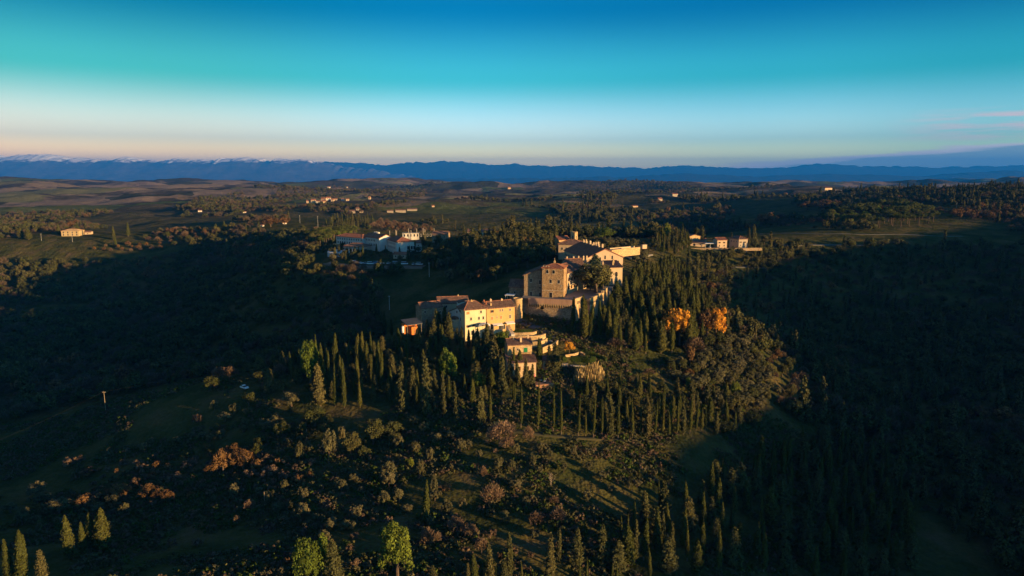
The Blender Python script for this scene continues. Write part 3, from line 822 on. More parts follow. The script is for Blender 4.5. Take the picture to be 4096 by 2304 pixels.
# white gable behind the yellow house, its terrace block and lean-to roofs
aA = P(r1(1240, 722), 316); aB = P(r1(1618, 722), 305.2); aB.z = aA.z
An = Bld('white_gable_house', 'shaded white gabled house left of the yellow house', 'house', aA, aB, 7.5, 4.6, WHT, 6.0)
An.walls('front', 2.9, .6); An.roof('front', 2.9, TILE, over=.35, pos=.6)
An.winp(r1(1437, 490), .75, 1.0, ''); An.winp(r1(1497, 460), .3, .9, ''); An.winp(r1(1530, 465), .3, .9, '')
for u in (1440, 1480, 1530, 1580): An.winp(r1(u, 672), .55, 1.5, 'white', name='glass_door')
m = MB(); m.prism([(4.2, 2.1), (9.0, 2.1), (8.0, 3.5), (5.4, 3.5)], 'y', -1.5, -.02); An.part('porch_roof', m, TILE)
tA = P(r1(1275, 1040), 307.0); tA.z = yA.z; tB = PF(r1(1605, 1040), 0, tA, 20)
Tb = Bld('terrace_block', 'sunlit pink plaster terrace wall beside the yellow house', 'wall', tA, tB, 8, 5.5, PINK, 4.0)
Tb.walls(); m = MB()
for x0, x1, y0, y1 in ((-.1, Tb.w + .1, -.1, .25), (-.1, .25, .253, 8)): m.box(x0, x1, y0, y1, 5.503, 5.9)
Tb.part('parapet', m, RENDER)
sA = P(r1(545, 600), 318); sB = P(r1(1075, 590), 323); sB.z = sA.z
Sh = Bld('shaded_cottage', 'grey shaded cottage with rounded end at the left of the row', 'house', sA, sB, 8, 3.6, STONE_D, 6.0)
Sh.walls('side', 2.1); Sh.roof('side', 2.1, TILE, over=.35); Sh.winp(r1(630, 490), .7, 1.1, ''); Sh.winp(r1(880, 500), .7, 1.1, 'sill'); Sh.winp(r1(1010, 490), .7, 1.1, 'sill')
qA = P(r1(960, 420), 330); qB = P(r1(1720, 400), 333); qB.z = qA.z
Qh = Bld('back_row_house', 'long low tiled house behind the white gable', 'house', qA, qB, 9, 2.6, RENDER, 6.0)
Qh.walls('side', 2.4); Qh.roof('side', 2.4, TILE, over=.4); Qh.chimney(10.6, 4.6, 4.6, 5.8, .5, PALE); Qh.win(4, .6, .8, 1.1, 'sill')
vA = P(r1(1478, 400), 321); vB = PF(r1(1745, 380), 0, vA, 15)
Vh = Bld('white_loft', 'small sunlit white loft wall above the shaded gable', 'house', vA, vB, 5, 2.6, WHT, 6.0)
Vh.walls('mono_x', .9); Vh.roof('mono_x', .9, TILE, over=.25); Vh.winp(r1(1532, 315), .7, .7, '')
hA = P(r1(185, 925), 301); hB = P(r1(545, 890), 305); hB.z = hA.z
Hs = Bld('open_shed', 'low open shed with grey roof and orange sunlit end', 'shed', hA, hB, 6, 1.7, plaster('orange_plaster', (.62, .20, .045), .8), 3.0)
m = MB(); m.box(0, Hs.w, 3.5, 6, -3, 1.7); m.box(2.2, 5.2, .2, 3.5, -3, .6); Hs.part('wall', m, Hs.mat); Hs.roof('mono_y', 1.3, surf('grey_sheet_roof', (.07, .075, .08), (.11, .115, .12), 1.0), over=.4, rib=.6)
for x in (.1, Hs.w / 2, Hs.w - .1):
    m = MB(); m.box(x - .08, x + .08, 0, .16, -3, 1.7); Hs.part('post', m, WOODP)
tk = P(r1(70, 900), 300); root = link('white_tank', None, None, tk); tag(root, 'white round water tank beside the open shed', 'tank')
lathe([(0, .9), (.4, .85), (.6, .6), (.6, -2)], 16).build('vessel', AWN, root); m = MB(); m.tube((0, 0, .8), (0, 0, 1.1), .2); m.build('lid', METAL, root)
# white marquee roof and stair between the houses and the terraces
mA = P(r2(110, 990), 300.5); mB = P(r2(390, 985), 301); mB.z = mA.z
Mq = Bld('marquee', 'white canvas marquee in front of the yellow house', 'canopy', mA, mB, 4, 2.0, AWN, 1.0)
m = MB(); n = 8
prof = [(Mq.w / 2 - (Mq.w / 2 + .2) * math.cos(math.pi * i / n), 1.9 + 1.5 * math.sin(math.pi * i / n)) for i in range(n + 1)]
m.prism(prof + [(x_, z_ - .1) for x_, z_ in prof[::-1]], 'y', -.2, 4); Mq.part('canvas', m, AWN)
for x in (0.1, Mq.w - .1):
    for y in (0, 3.8):
        m = MB(); m.tube((x, y, -2), (x, y, 2.0), .06); Mq.part('post', m, METAL)
s0 = P(r2(830, 850), 304); s1 = P(r2(960, 1090), 294.5)
root = link('stair_wall', None, None, s1); tag(root, 'white sloping stair wall leading down to the round terraces', 'stair')
m = MB(); dv_ = (s0 - s1); nn = Vector((dv_.y, -dv_.x, 0)).normalized() * .8
m.add([Vector((0, 0, -2)) - nn, Vector((0, 0, -2)) + nn, dv_ + nn + Vector((0, 0, -3)), dv_ - nn + Vector((0, 0, -3)), -nn + Vector((0, 0, .6)), nn + Vector((0, 0, .6)), dv_ + nn + Vector((0, 0, .3)), dv_ - nn + Vector((0, 0, .3))],
      [(0, 3, 2, 1), (4, 5, 6, 7), (0, 1, 5, 4), (1, 2, 6, 5), (2, 3, 7, 6), (3, 0, 4, 7)]); m.build('ramp', WHT, root)
for i in range(10):
    f = (i + .5) / 10; c_ = dv_ * f + Vector((0, 0, .5)); m = MB(); m.box(c_.x - .7, c_.x + .7, c_.y - .35, c_.y + .35, c_.z - .3, c_.z + .12); m.build('step', PALE, root)

# curved garden terraces and the road that loops round them
def curve_px(f, pts, Ys, n=6):
    """smooth top line through photograph points at given distances"""
    W = [P(f(*p), y) for p, y in zip(pts, Ys)]
    out = []
    for i in range(len(W) - 1):
        p0, p1, p2, p3 = W[max(i - 1, 0)], W[i], W[i + 1], W[min(i + 2, len(W) - 1)]
        for k in range(n):
            t = k / n
            out.append(.5 * ((2 * p1) + (p2 - p0) * t + (2 * p0 - 5 * p1 + 4 * p2 - p3) * t * t + (3 * p1 - p0 - 3 * p2 + p3) * t ** 3))
    return out + [W[-1]]
poly_wall('terrace_wall', 'upper curved stone terrace wall under a clipped hedge', 'wall', curve_px(r2, [(985, 1020), (1230, 1015), (1450, 1003), (1540, 980)], [297, 296.5, 297, 299]), .6, PALE, 2.4, 'curved terrace walls')
poly_wall('terrace_wall', 'middle curved stone terrace wall, longest of the three', 'wall', curve_px(r2, [(870, 1112), (1150, 1105), (1450, 1098), (1610, 1085), (1700, 1065), (1768, 1040)], [294.5, 294, 294, 294.5, 295.5, 297.5]), .6, PALE, 2.6, 'curved terrace walls')
poly_wall('terrace_wall', 'lowest short curved terrace wall beside the road bend', 'wall', curve_px(r2, [(1420, 1245), (1600, 1232), (1730, 1200), (1810, 1150)], [291, 291, 292, 294]), .6, PALE, 2.4, 'curved terrace walls')
poly_wall('road_wall', 'curved stone wall along the outer side of the road bend', 'wall', curve_px(r2, [(1700, 1392), (1830, 1340), (1990, 1285), (2070, 1215), (2082, 1195)], [286, 288, 290.5, 294.5, 296]), .5, PALE, 3.4)
m_ = poly_wall('arcade_parapet', 'low sunlit parapet in front of the ochre house arcade', 'wall', curve_px(r2, [(470, 945), (580, 938), (690, 930)], [302.5, 303.5, 304.5]), .5, YEL, 1.8)
ribbon('road', 'grey asphalt road looping round the garden terraces', [r2(980, 690), r2(1250, 770), r2(1500, 860), r2(1700, 955), r2(1870, 1060), r2(1940, 1150), r2(1900, 1230), r2(1760, 1285), r2(1560, 1325), r2(1400, 1360)], 5.0, ASPH, .15)

# ------------------------------------------------------------------ lower house
zA = P(r5(345, 562), 268); zB = PF(r5(812, 550), 0, zA, 10)
Lh = Bld('lower_house', 'small stone house with ribbed tile roof and green shutters', 'house', zA, zB, 8, 3.5, PALE, 9.0)
Lh.walls('side', 1.6); Lh.roof('side', 1.6, TILE, over=.35, rib=.42)
Lh.winp(r5(690, 480), 1.5, 1.9, 'green_closed'); Lh.winp(r5(538, 472), .55, .9, 'sill'); Lh.winp(r5(470, 440), .5, .6, '')
for x, y, z1, w_ in ((3.0, 3.6, 6.2, .6), (5.6, 1.6, 6.0, .75), (9.0, 3.8, 6.4, .6)): Lh.chimney(x, y, 3.6, z1, w_, RENDER)
m = MB(); m.box(5.6, 8.9, -.9, -.05, -.35, -.2); m.box(5.6, 8.9, -.9, -.84, .5, .56)
for i in range(12): m.box(5.62 + i * .29, 5.66 + i * .29, -.89, -.85, -.2, .5)
Lh.part('balcony', m, BROWN)
xA = P(r5(350, 900), 262.5); xA.z = zA.z - 6; xB = PF(r5(890, 890), 0, xA, 10)
Lx = Bld('lower_wing', 'tiled lean-to wing in front of the small stone house', 'house', xA, xB, 6.4, 3.6, RENDER, 4.0)
Lx.walls('mono_y', 1.9); Lx.roof('mono_y', 1.9, TILE, over=.4, rib=.42)
for x in (1.5, 4.2, 7.6): Lx.win(x, .6, .8, 1.5, 'brown_open')
uA = P(r5(1020, 830), 270); uB = PF(r5(1145, 820), 0, uA, 15)
Uh = Bld('stone_hut', 'little sunlit stone hut with open porch beside the dark cypress', 'house', uA, uB, 4, 3.0, PALE, 3.0)
Uh.walls('mono_y', .8); Uh.roof('mono_y', .8, TILE, over=.3); Uh.winp(r5(1080, 775), 1.3, 1.3, '', name='opening')
pg = [onground(*tuple(P(r5(u, v), Y_))[:2], .25) for u, v, Y_ in ((840, 905, 266), (1150, 900, 267), (1240, 1100, 258), (880, 1110, 256))]
zt = sum(q.z for q in pg) / 4; m = MB(); m.slab([Vector((q.x, q.y, zt)) for q in pg], 3.0)
tag(m.build('patio', PATIO), 'reddish paved patio below the small stone house', kind='structure')
def parasol(label, p, h, mat, group=None):
    root = link('closed_parasol', None, None, p); tag(root, label, 'parasol', group)
    m = MB(); m.tube((0, 0, 0), (0, 0, h), .04, n=6); m.build('pole', METAL, root)
    lathe([(.05, h), (.16, h * .8), (.22, h * .55), (.26, h * .38), (.06, h * .36)], 9).build('canopy', mat, root)
    m = MB(); m.box(-.3, .3, -.3, .3, 0, .1); m.build('base', METAL, root)
q = P(r5(860, 860), 263); parasol('closed bright pink parasol on the patio by the dark cypress', Vector((q.x, q.y, zt)), 2.6, surf('pink_canvas', (.75, .12, .25), (.8, .16, .3), 2))
for i, (u, v, lab) in enumerate(((1070, 930, 'white garden table near the middle of the reddish patio'), (985, 975, 'white garden table at the left edge of the reddish patio'), (1060, 1000, 'white garden table at the front of the reddish patio'))):
    q = P(r5(u, v), 262 - i * 1.5); root = link('garden_table', None, None, (q.x, q.y, zt)); tag(root, lab, 'table', 'patio tables')
    lathe([(0, .76), (.55, .76), (.55, .71), (0, .71)], 14).build('top', AWN, root); m = MB(); m.tube((0, 0, 0), (0, 0, .71), .05); m.tube((0, 0, 0), (0, 0, .04), .3, n=10); m.build('pedestal', METAL, root)
# low garden walls and planter right of the house
def gwall(name, label, cat, f, pts, h_, th_, mat):
    W_ = [ground(*f(*p)) for p in pts]; L_ = []
    for a_, b_ in zip(W_, W_[1:]):
        for k in range(6): q_ = a_.lerp(b_, k / 6); L_.append(onground(q_.x, q_.y, h_))
    L_.append(onground(W_[-1].x, W_[-1].y, h_))
    return poly_wall(name, label, cat, L_, th_, mat, h_ + 1.2)
gwall('garden_wall', 'low sunlit wall at the top of the garden lawn', 'wall', r5, [(1455, 620), (1600, 600), (1720, 565)], .9, .5, PALE)
gwall('garden_wall', 'short sunlit wall block beside the garden lawn', 'wall', r5, [(1750, 575), (1830, 620)], 1.2, .9, PALE)
gwall('planter', 'round stone planter on the garden path by the big cypresses', 'planter', r5, [(1390, 800), (1440, 805), (1500, 795)], 1.1, .9, PINK)
ribbon('garden_path', 'grey path across the garden below the hedges', [r5(1380, 800), r5(1560, 770), r5(1700, 770), r5(1850, 800)], 1.6, GRAVEL, .08)

# ------------------------------------------------------------------ upper village
nA = P(r4(930, 1040), 392.6); nA.z = CZ - 57.5; nB = PF(r4(1732, 1000), 0, nA, 13)
N = Bld('gable_house', 'long pale village building whose broad gable catches the sun', 'building', nA, nB, 44, 9.9, PINK, 4.0)
N.walls('front', 5.0); N.roof('front', 5.0, TILE_R, over=.5, rib=.6)
N.winp(r4(1340, 720), .95, 2.2, 'arch'); N.winp(r4(1500, 722), .95, 2.2, 'arch'); N.winp(r4(1635, 812), .85, .95, '')
N.winp(r4(1230, 760), .95, 2.2, 'arch')
for i in range(13):
    for z in (3.2, 6.6): N.win(3 + i * 3.2, z, .95, 1.7, 'white', 'L')
for i, (y, x) in enumerate(((9, .48), (13, .53), (16, .5), (20, .47), (23, .55), (26, .5), (29, .53), (32, .48), (35, .52), (38, .5), (41, .54), (18, .6), (28, .62), (12, .62))): N.chimney(N.w * x, y, 13.0, 15.7 + .7 * (i % 3), .8 + .25 * (i % 2), RENDER)
m = MB(); q = Vector((N.w * .82, 6, 9.9 + 5.0 * .36 + .45)); m.slab([q + Vector((-1.5, -2, .7)), q + Vector((1.5, -2, -.7)), q + Vector((1.5, 2, -.7)), q + Vector((-1.5, 2, .7))], .25); N.part('skylight', m, AWN, N.rf)
jA = P(r4(1440, 1240), 379); jA.z = CZ - 57.5; jB = PF(r4(1722, 1220), 0, jA, 13)
J = Bld('lean_house', 'lower house with sunlit corner in front of the broad gable', 'house', jA, jB, 10, 6.2, RENDER, 4.0)
J.walls('mono_y', 2.6); J.roof('mono_y', 2.6, TILE, over=.5); J.winp(r4(1480, 1070), .8, 1.3, ''); J.winp(r4(1590, 1090), 1.6, 2.4, 'arch', name='archway'); J.chimney(3.0, 3.2, 6.6, 9.0, .8, PALE); J.chimney(4.4, 6.0, 7.4, 9.8, .8, PALE)
# church
eA = P(r4(310, 440), 470); eA.z = CZ - 53; eB = P(r4(545, 420), 473); eB.z = eA.z
C1 = Bld('church_nave', 'church nave with bright red roof left of the bell tower', 'church', eA, eB, 9, 8.8, PALE, 4.0); C1.walls('side', 2.0); C1.roof('side', 2.0, TILE_R, over=.6, rib=.6)
for x in (5, 12, 19): C1.win(x, 5.2, .9, 2.0, 'arch')
fA = P(r4(300, 520), 456); fA.z = CZ - 54; fB = P(r4(850, 450), 452); fB.z = fA.z
C2 = Bld('parish_house', 'broad hip roofed parish house in front of the bell tower', 'house', fA, fB, 13, 8.0, RENDER, 4.0); C2.walls(); C2.roof('hip', 2.8, TILE, over=.6, rib=.6)
for i in range(6): C2.win(2.5 + i * 3.0, 4.6, .9, 1.5, 'sill')
dA = P(r4(664, 330), 468); dA.z = CZ - 50; dB = PF(r4(726, 330), 0, dA, 51)
D = Bld('bell_tower', 'slim square bell tower with notched top catching the sun', 'tower', dA, dB, dB and (dB - dA).length, 10.6, PALE, 5.0); D.walls()
for f in ('F', 'L'): D.win(D.w / 2, 6.6, .8, 2.2, 'arch', f); D.win(D.w / 2, 3.4, .5, .9, '', f)
for i in range(4):
    for j in range(4):
        if i in (0, 3) or j in (0, 3):
            if (i + j) % 2 == 0 or (i, j) in ((0, 3), (3, 0)):
                m = MB(); s_ = D.w / 4; m.box(i * s_ + .003, (i + 1) * s_ - .003, j * s_ + .003, (j + 1) * s_ - .003, 10.6, 11.5); D.part('merlon', m, PALE)
poly_wall('orchard_wall', 'long high sunlit wall behind the gable house', 'wall', [P(r4(1480, 560), 425), P(r4(1800, 525), 438), P(r4(2110, 492), 450)], .8, PALE, 5.0)
poly_wall('orchard_wall', 'second sunlit wall along the upper orchard terrace', 'wall', [P(r4(1440, 520), 444), P(r4(1720, 495), 458), P(r4(1990, 472), 470)], .7, RENDER, 3.0)
poly_wall('orchard_wall', 'short pale wall end at the right of the orchard', 'wall', [P(r4(2160, 445), 462), P(r4(2255, 440), 464)], 1.6, PINK, 2.6)
ribbon('lane', 'pale gravel lane below the orchard wall', [r4(1800, 735), r4(2000, 720), r4(2180, 690), r4(2340, 655)], 5.0, GRAVEL, .12)
# ------------------------------------------------------------------ trees and shrubs
def leaf_mat(name, cols, trans=0.0):
    m, nt, p = nodes_of(name)
    oi = nt.nodes.new('ShaderNodeObjectInfo')
    tc = nt.nodes.new('ShaderNodeTexCoord').outputs['Object']
    n = noise(nt, tc, 0.55, 3, .6)
    f = mathn(nt, 'ADD', mathn(nt, 'MULTIPLY', oi.outputs['Random'], .55), mathn(nt, 'MULTIPLY', n, .5))
    k = len(cols)
    c = ramp(nt, f, [(.12 + .76 * i / (k - 1), v) for i, v in enumerate(cols)])
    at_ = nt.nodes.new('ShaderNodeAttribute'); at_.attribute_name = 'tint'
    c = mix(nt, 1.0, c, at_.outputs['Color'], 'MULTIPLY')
    nt.links.new(c, p.inputs['Base Color'])
    p.inputs['Specular IOR Level'].default_value = 0.08
    return m
M_CYP = leaf_mat('cypress_needles', [(0.043, 0.051, 0.016), (0.067, 0.076, 0.020), (0.093, 0.089, 0.024)])
M_CON = leaf_mat('conifer_needles', [(0.048, 0.052, 0.022), (0.073, 0.075, 0.029), (0.101, 0.088, 0.036)])
M_OLI = leaf_mat('olive_leaves', [(0.068, 0.068, 0.034), (0.099, 0.096, 0.047), (0.143, 0.125, 0.065)])
M_OAK = leaf_mat('oak_leaves', [(0.046, 0.055, 0.019), (0.070, 0.075, 0.026), (0.100, 0.091, 0.034)])
M_PIN = leaf_mat('pine_needles', [(0.068, 0.100, 0.018), (0.105, 0.144, 0.022), (0.149, 0.169, 0.026)])
M_UMB = leaf_mat('umbrella_needles', [(.045, .058, .016), (.066, .080, .020), (.09, .098, .026)])
M_AUT = leaf_mat('autumn_leaves', [(0.106, 0.060, 0.029), (0.156, 0.088, 0.038), (0.206, 0.119, 0.050)])
M_ORG = leaf_mat('golden_leaves', [(.44, .19, .026), (.58, .26, .032), (.64, .34, .045)])
M_BRN = leaf_mat('bare_twigs', [(0.098, 0.065, 0.044), (0.143, 0.098, 0.065), (0.195, 0.137, 0.091)])
M_WBR = leaf_mat('winter_wood', [(.075, .056, .037), (.105, .078, .052), (.14, .102, .066)])
M_REED = leaf_mat('dry_reeds', [(.26, .19, .085), (.34, .25, .11), (.42, .31, .15)])
M_TAN = leaf_mat('dry_plumes', [(.16, .105, .065), (.21, .14, .09), (.27, .18, .12)])
M_HEDGE = leaf_mat('hedge_leaves', [(.034, .055, .012), (.05, .078, .015), (.068, .095, .02)])
BARK = surf('bark', (.075, .055, .04), (.13, .095, .07), 1.5, .95, .03)
BARK_P = surf('pale_bark', (.22, .175, .13), (.32, .26, .20), 1.5, .95, .02)

def quads(C, N, U, w, h, tint):
    """leaf faces: centres C, normals N, up hints U, sizes"""
    S = np.cross(U, N); S /= np.linalg.norm(S, axis=1)[:, None] + 1e-9
    T_ = np.cross(N, S); T_ /= np.linalg.norm(T_, axis=1)[:, None] + 1e-9
    w = np.broadcast_to(w, (len(C),))[:, None] / 2; h = np.broadcast_to(h, (len(C),))[:, None] / 2
    V = np.stack([C - S * w - T_ * h * .6, C - T_ * h * .2 + S * w * .9, C + S * w * .25 + T_ * h, C - S * w * .8 + T_ * h * .4], 1).reshape(-1, 3)
    F = np.arange(len(V)).reshape(-1, 4)
    return V, F, np.repeat(tint, 4)
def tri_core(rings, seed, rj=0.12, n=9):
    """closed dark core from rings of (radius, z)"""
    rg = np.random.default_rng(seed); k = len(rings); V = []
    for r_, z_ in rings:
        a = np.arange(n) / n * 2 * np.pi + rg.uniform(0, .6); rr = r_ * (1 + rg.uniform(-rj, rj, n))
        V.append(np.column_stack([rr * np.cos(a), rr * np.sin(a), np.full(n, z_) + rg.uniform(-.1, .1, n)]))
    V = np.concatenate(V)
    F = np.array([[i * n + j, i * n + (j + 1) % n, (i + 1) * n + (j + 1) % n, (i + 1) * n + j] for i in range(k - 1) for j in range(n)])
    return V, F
def join(parts):
    V, F, Tn, o = [], [], [], 0
    for v, f, t in parts:
        V.append(v); F.append(f + o); Tn.append(np.broadcast_to(t, (len(v),))); o += len(v)
    return np.concatenate(V), np.concatenate(F), np.concatenate(Tn)
def crown_mesh(name, parts, mat):
    V, F, t = join(parts)
    me = mesh_np(name, V, F, [mat])
    at_ = me.attributes.new('tint', 'FLOAT_COLOR', 'POINT')
    c = np.ones((len(V), 4), np.float32); c[:, :3] = t[:, None]
    at_.data.foreach_set('color', c.ravel())
    return me
def unit(v): return v / (np.linalg.norm(v, axis=-1)[..., None] + 1e-9)

def cypress(seed, n=1500, rmax=1.15, hgt=12.0, ragged=0.12, base=0.5, sharp=2.0, leaf=.34):
    rg = np.random.default_rng(seed)
    def rad(t, a):
        r_ = rmax * np.minimum(1, (t / .16 + .12)) ** .6 * (1 - t ** sharp) ** .75
        lump = 1 + ragged * (np.sin(a * 3 + t * 17 + seed) + np.sin(a * 5 - t * 29 + seed * 2) * .7 + np.sin(t * 47 + a * 2 + seed * 3) * .6)
        return np.maximum(.05, r_ * lump)
    t = rg.beta(1.0, 1.15, n); a = rg.uniform(0, 2 * np.pi, n)
    r_ = rad(t, a) * rg.uniform(.72, 1.06, n)
    z = base + t * (hgt - base)
    C = np.column_stack([r_ * np.cos(a), r_ * np.sin(a), z])
    N = unit(np.column_stack([np.cos(a), np.sin(a), rg.uniform(-.1, .5, n)]) + rg.normal(0, .42, (n, 3)))
    V, F, tt = quads(C, N, np.array([[0, 0, 1.0]]) + rg.normal(0, .25, (n, 3)), rg.uniform(.6, 1.2, n) * leaf, rg.uniform(.9, 1.9, n) * leaf, rg.uniform(.6, 1.25, n))
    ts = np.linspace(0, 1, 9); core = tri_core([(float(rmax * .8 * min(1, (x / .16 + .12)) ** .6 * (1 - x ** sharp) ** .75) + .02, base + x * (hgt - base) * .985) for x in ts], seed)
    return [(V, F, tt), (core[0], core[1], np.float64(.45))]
def conifer(seed, n=1500, rmax=2.2, hgt=12.0, leaf=.42, full=1.25):
    """loose conifer: whorls of drooping branch ends over a dark core"""
    rg = np.random.default_rng(seed); C, N, tint = [], [], []
    nb = 62
    for b in range(nb):
        t = (b + rg.uniform(0, 1)) / nb; a = b * 2.4 + rg.uniform(-.5, .5)
        L = rmax * (1 - t) ** (.75) * rg.uniform(.62, 1.12) * min(1, .35 + t * 5)
        zc = .9 + t * (hgt - 1.4); k = max(8, int(n / nb * (full - t * .5)))
        s = rg.uniform(.25, 1, k) ** .6
        pts = np.column_stack([np.cos(a) * L * s, np.sin(a) * L * s, zc + L * .18 * s - L * .22 * s * s])
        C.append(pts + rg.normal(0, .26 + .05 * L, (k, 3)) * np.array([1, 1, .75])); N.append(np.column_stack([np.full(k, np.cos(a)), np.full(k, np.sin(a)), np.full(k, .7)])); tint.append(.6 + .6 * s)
    k = 40; z = rg.uniform(hgt - 1.6, hgt + .2, k); C.append(np.column_stack([rg.normal(0, .12, k), rg.normal(0, .12, k), z])); N.append(rg.normal(0, 1, (k, 3))); tint.append(np.ones(k))
    C, N, tint = np.concatenate(C), np.concatenate(N), np.concatenate(tint); n = len(C)
    N = unit(N + rg.normal(0, .6, N.shape))
    V, F, tt = quads(C, N, np.array([[0, 0, 1.0]]) + rg.normal(0, .5, (n, 3)), rg.uniform(.7, 1.3, n) * leaf, rg.uniform(.8, 1.6, n) * leaf, tint * rg.uniform(.75, 1.2, n))
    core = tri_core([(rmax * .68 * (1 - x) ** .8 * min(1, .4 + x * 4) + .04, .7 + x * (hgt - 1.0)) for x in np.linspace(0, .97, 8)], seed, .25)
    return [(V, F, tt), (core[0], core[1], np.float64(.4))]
def broad(seed, n=1600, rx=3.0, rz=2.3, zc=4.2, lumps=15, leaf=.4, core=.62, flat=0.0, sparse=0.0):
    """round-headed tree from many leafy lumps with gaps between"""
    rg = np.random.default_rng(seed); C, N, tint = [], [], []
    per = n // lumps
    for i in range(lumps):
        ph = math.acos(1 - 1.55 * (i + .5) / lumps); th = i * 2.39996 + rg.uniform(-.3, .3)
        d = np.array([math.sin(ph) * math.cos(th), math.sin(ph) * math.sin(th), math.cos(ph)])
        c = d * np.array([rx, rx, rz]) * rg.uniform(.45, .95) + np.array([0, 0, zc])
        rl = rx * rg.uniform(.20, .50)
        v = unit(rg.normal(0, 1, (per, 3)) + d * .8)
        C.append(c + v * rl * rg.uniform(.55, 1.05, (per, 1)) * np.array([1, 1, 1 - flat])); N.append(v); tint.append(np.full(per, rg.uniform(.75, 1.2)))
    C, N, tint = np.concatenate(C), np.concatenate(N), np.concatenate(tint); n = len(C)
    N = unit(N + rg.normal(0, .55, N.shape))
    V, F, tt = quads(C, N, rg.normal(0, 1, (n, 3)), rg.uniform(.6, 1.3, n) * leaf, rg.uniform(.7, 1.5, n) * leaf, tint * rg.uniform(.7, 1.25, n))
    out = [(V, F, tt)]
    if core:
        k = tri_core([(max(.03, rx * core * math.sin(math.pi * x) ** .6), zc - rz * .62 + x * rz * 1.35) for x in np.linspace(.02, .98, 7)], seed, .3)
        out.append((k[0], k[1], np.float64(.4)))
    return out
def twiggy(seed, n=900, r=2.6, h=6.0, leaf=.2):
    """bare winter tree: a haze of fine twigs"""
    rg = np.random.default_rng(seed)
    v = unit(rg.normal(0, 1, (n, 3))); v[:, 2] = np.abs(v[:, 2]) * 1.0 - .25
    s = rg.uniform(.25, 1, (n, 1)) ** .5 * (1 + .22 * np.sin(v[:, :1] * 7 + seed) * np.sin(v[:, 1:2] * 6 + seed))
    C = v * s * np.array([r, r, h * .55]) + np.array([0, 0, h * .48])
    U = unit(v + np.array([0, 0, .7]) + rg.normal(0, .3, (n, 3))); N = unit(np.cross(U, rg.normal(0, 1, (n, 3))))
    V, F, tt = quads(C, N, U, rg.uniform(.5, 1.2, n) * leaf, rg.uniform(3, 6, n) * leaf, rg.uniform(.6, 1.3, n))
    return [(V, F, tt)]
def reeds(seed, n=420, r=3.0, h=3.2, plume=True):
    rg = np.random.default_rng(seed)
    rr = r * np.sqrt(rg.uniform(0, 1, n)); a = rg.uniform(0, 2 * np.pi, n); hh = h * rg.uniform(.5, 1.1, n) * (1 - .5 * (rr / r) ** 2) * (1 + .25 * np.sin(a * 3 + seed) * (rr / r))
    lean = rg.normal(0, .12, (n, 2)) + np.column_stack([np.cos(a), np.sin(a)]) * .12 * (rr / r)[:, None]
    U = unit(np.column_stack([lean, np.ones(n)]))
    C = np.column_stack([rr * np.cos(a), rr * np.sin(a), np.zeros(n)]) + U * hh[:, None] / 2
    N = unit(np.column_stack([np.cos(a * 7), np.sin(a * 7), np.zeros(n)]))
    V, F, tt = quads(C, N, U, rg.uniform(.09, .17, n), hh * 1.25, rg.uniform(.55, 1.0, n))
    C2 = np.column_stack([rr * np.cos(a), rr * np.sin(a), np.zeros(n)]) + U * hh[:, None]
    V2, F2, t2 = quads(C2, N, U, rg.uniform(.2, .34, n), rg.uniform(.6, 1.0, n), rg.uniform(.9, 1.3, n))
    return [(V, F, tt), (V2, F2, t2)]
def trunk_mesh(name, r, h, mat=BARK, limbs=0, seed=0, spread=1.0, lh=0.55):
    rg = random.Random(seed); m = MB()
    m.tube((0, 0, -1.2), (0, 0, h * .5), r * 1.25, r * .85, 7); m.tube((0, 0, h * .5), (0, 0, h), r * .85, r * .4, 7)
    for i in range(limbs):
        a = i * 2.4 + rg.uniform(-.4, .4); z0 = h * (lh + .4 * i / max(1, limbs)); L = spread * rg.uniform(.7, 1.1)
        e = Vector((math.cos(a) * L, math.sin(a) * L, z0 + L * rg.uniform(.5, .9)))
        m.tube((0, 0, z0), e, r * .45, r * .16, 5)
    return m.mesh(name, mat, False)

KINDS = {}
def kind(key, crowns, trunk, h, w, species):
    """h, w: height and width of the model, so copies can be scaled to the tree seen"""
    KINDS[key] = dict(crowns=crowns, trunk=trunk, h=h, w=w, sp=species)
T_CYP = trunk_mesh('trunk', .2, 3.0)
T_CYPP = trunk_mesh('trunk', .16, 3.0, surf('cypress_bark', (.12, .09, .065), (.19, .15, .11), 1.5))
def twin(s_):
    a_ = cypress(s_, 1500, 1.05, 12.0, .12, sharp=1.7); b_ = cypress(s_ + 50, 700, .6, 9.6 + s_ % 3 * .6, .14, 2.5, 1.5)
    off = np.array([.55 * math.cos(s_), .55 * math.sin(s_), 0])
    return a_ + [(v + off, f_, t_) for v, f_, t_ in b_]
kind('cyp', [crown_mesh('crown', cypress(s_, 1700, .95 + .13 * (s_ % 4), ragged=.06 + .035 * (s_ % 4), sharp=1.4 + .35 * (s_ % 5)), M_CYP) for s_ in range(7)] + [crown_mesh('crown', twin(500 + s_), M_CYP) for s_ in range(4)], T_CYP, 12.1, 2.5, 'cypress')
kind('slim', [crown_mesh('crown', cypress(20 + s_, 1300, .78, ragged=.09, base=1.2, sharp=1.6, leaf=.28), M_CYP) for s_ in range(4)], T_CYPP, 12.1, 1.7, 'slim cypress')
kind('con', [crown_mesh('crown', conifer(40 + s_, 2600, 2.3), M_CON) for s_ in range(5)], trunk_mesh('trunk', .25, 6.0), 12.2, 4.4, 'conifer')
kind('olive', [crown_mesh('crown', broad(60 + s_, 1500, 2.4, 2.0, 2.7, 13, .34), M_OLI) for s_ in range(5)], trunk_mesh('trunk', .26, 2.6, limbs=4, seed=1), 4.9, 5.0, 'olive bush')
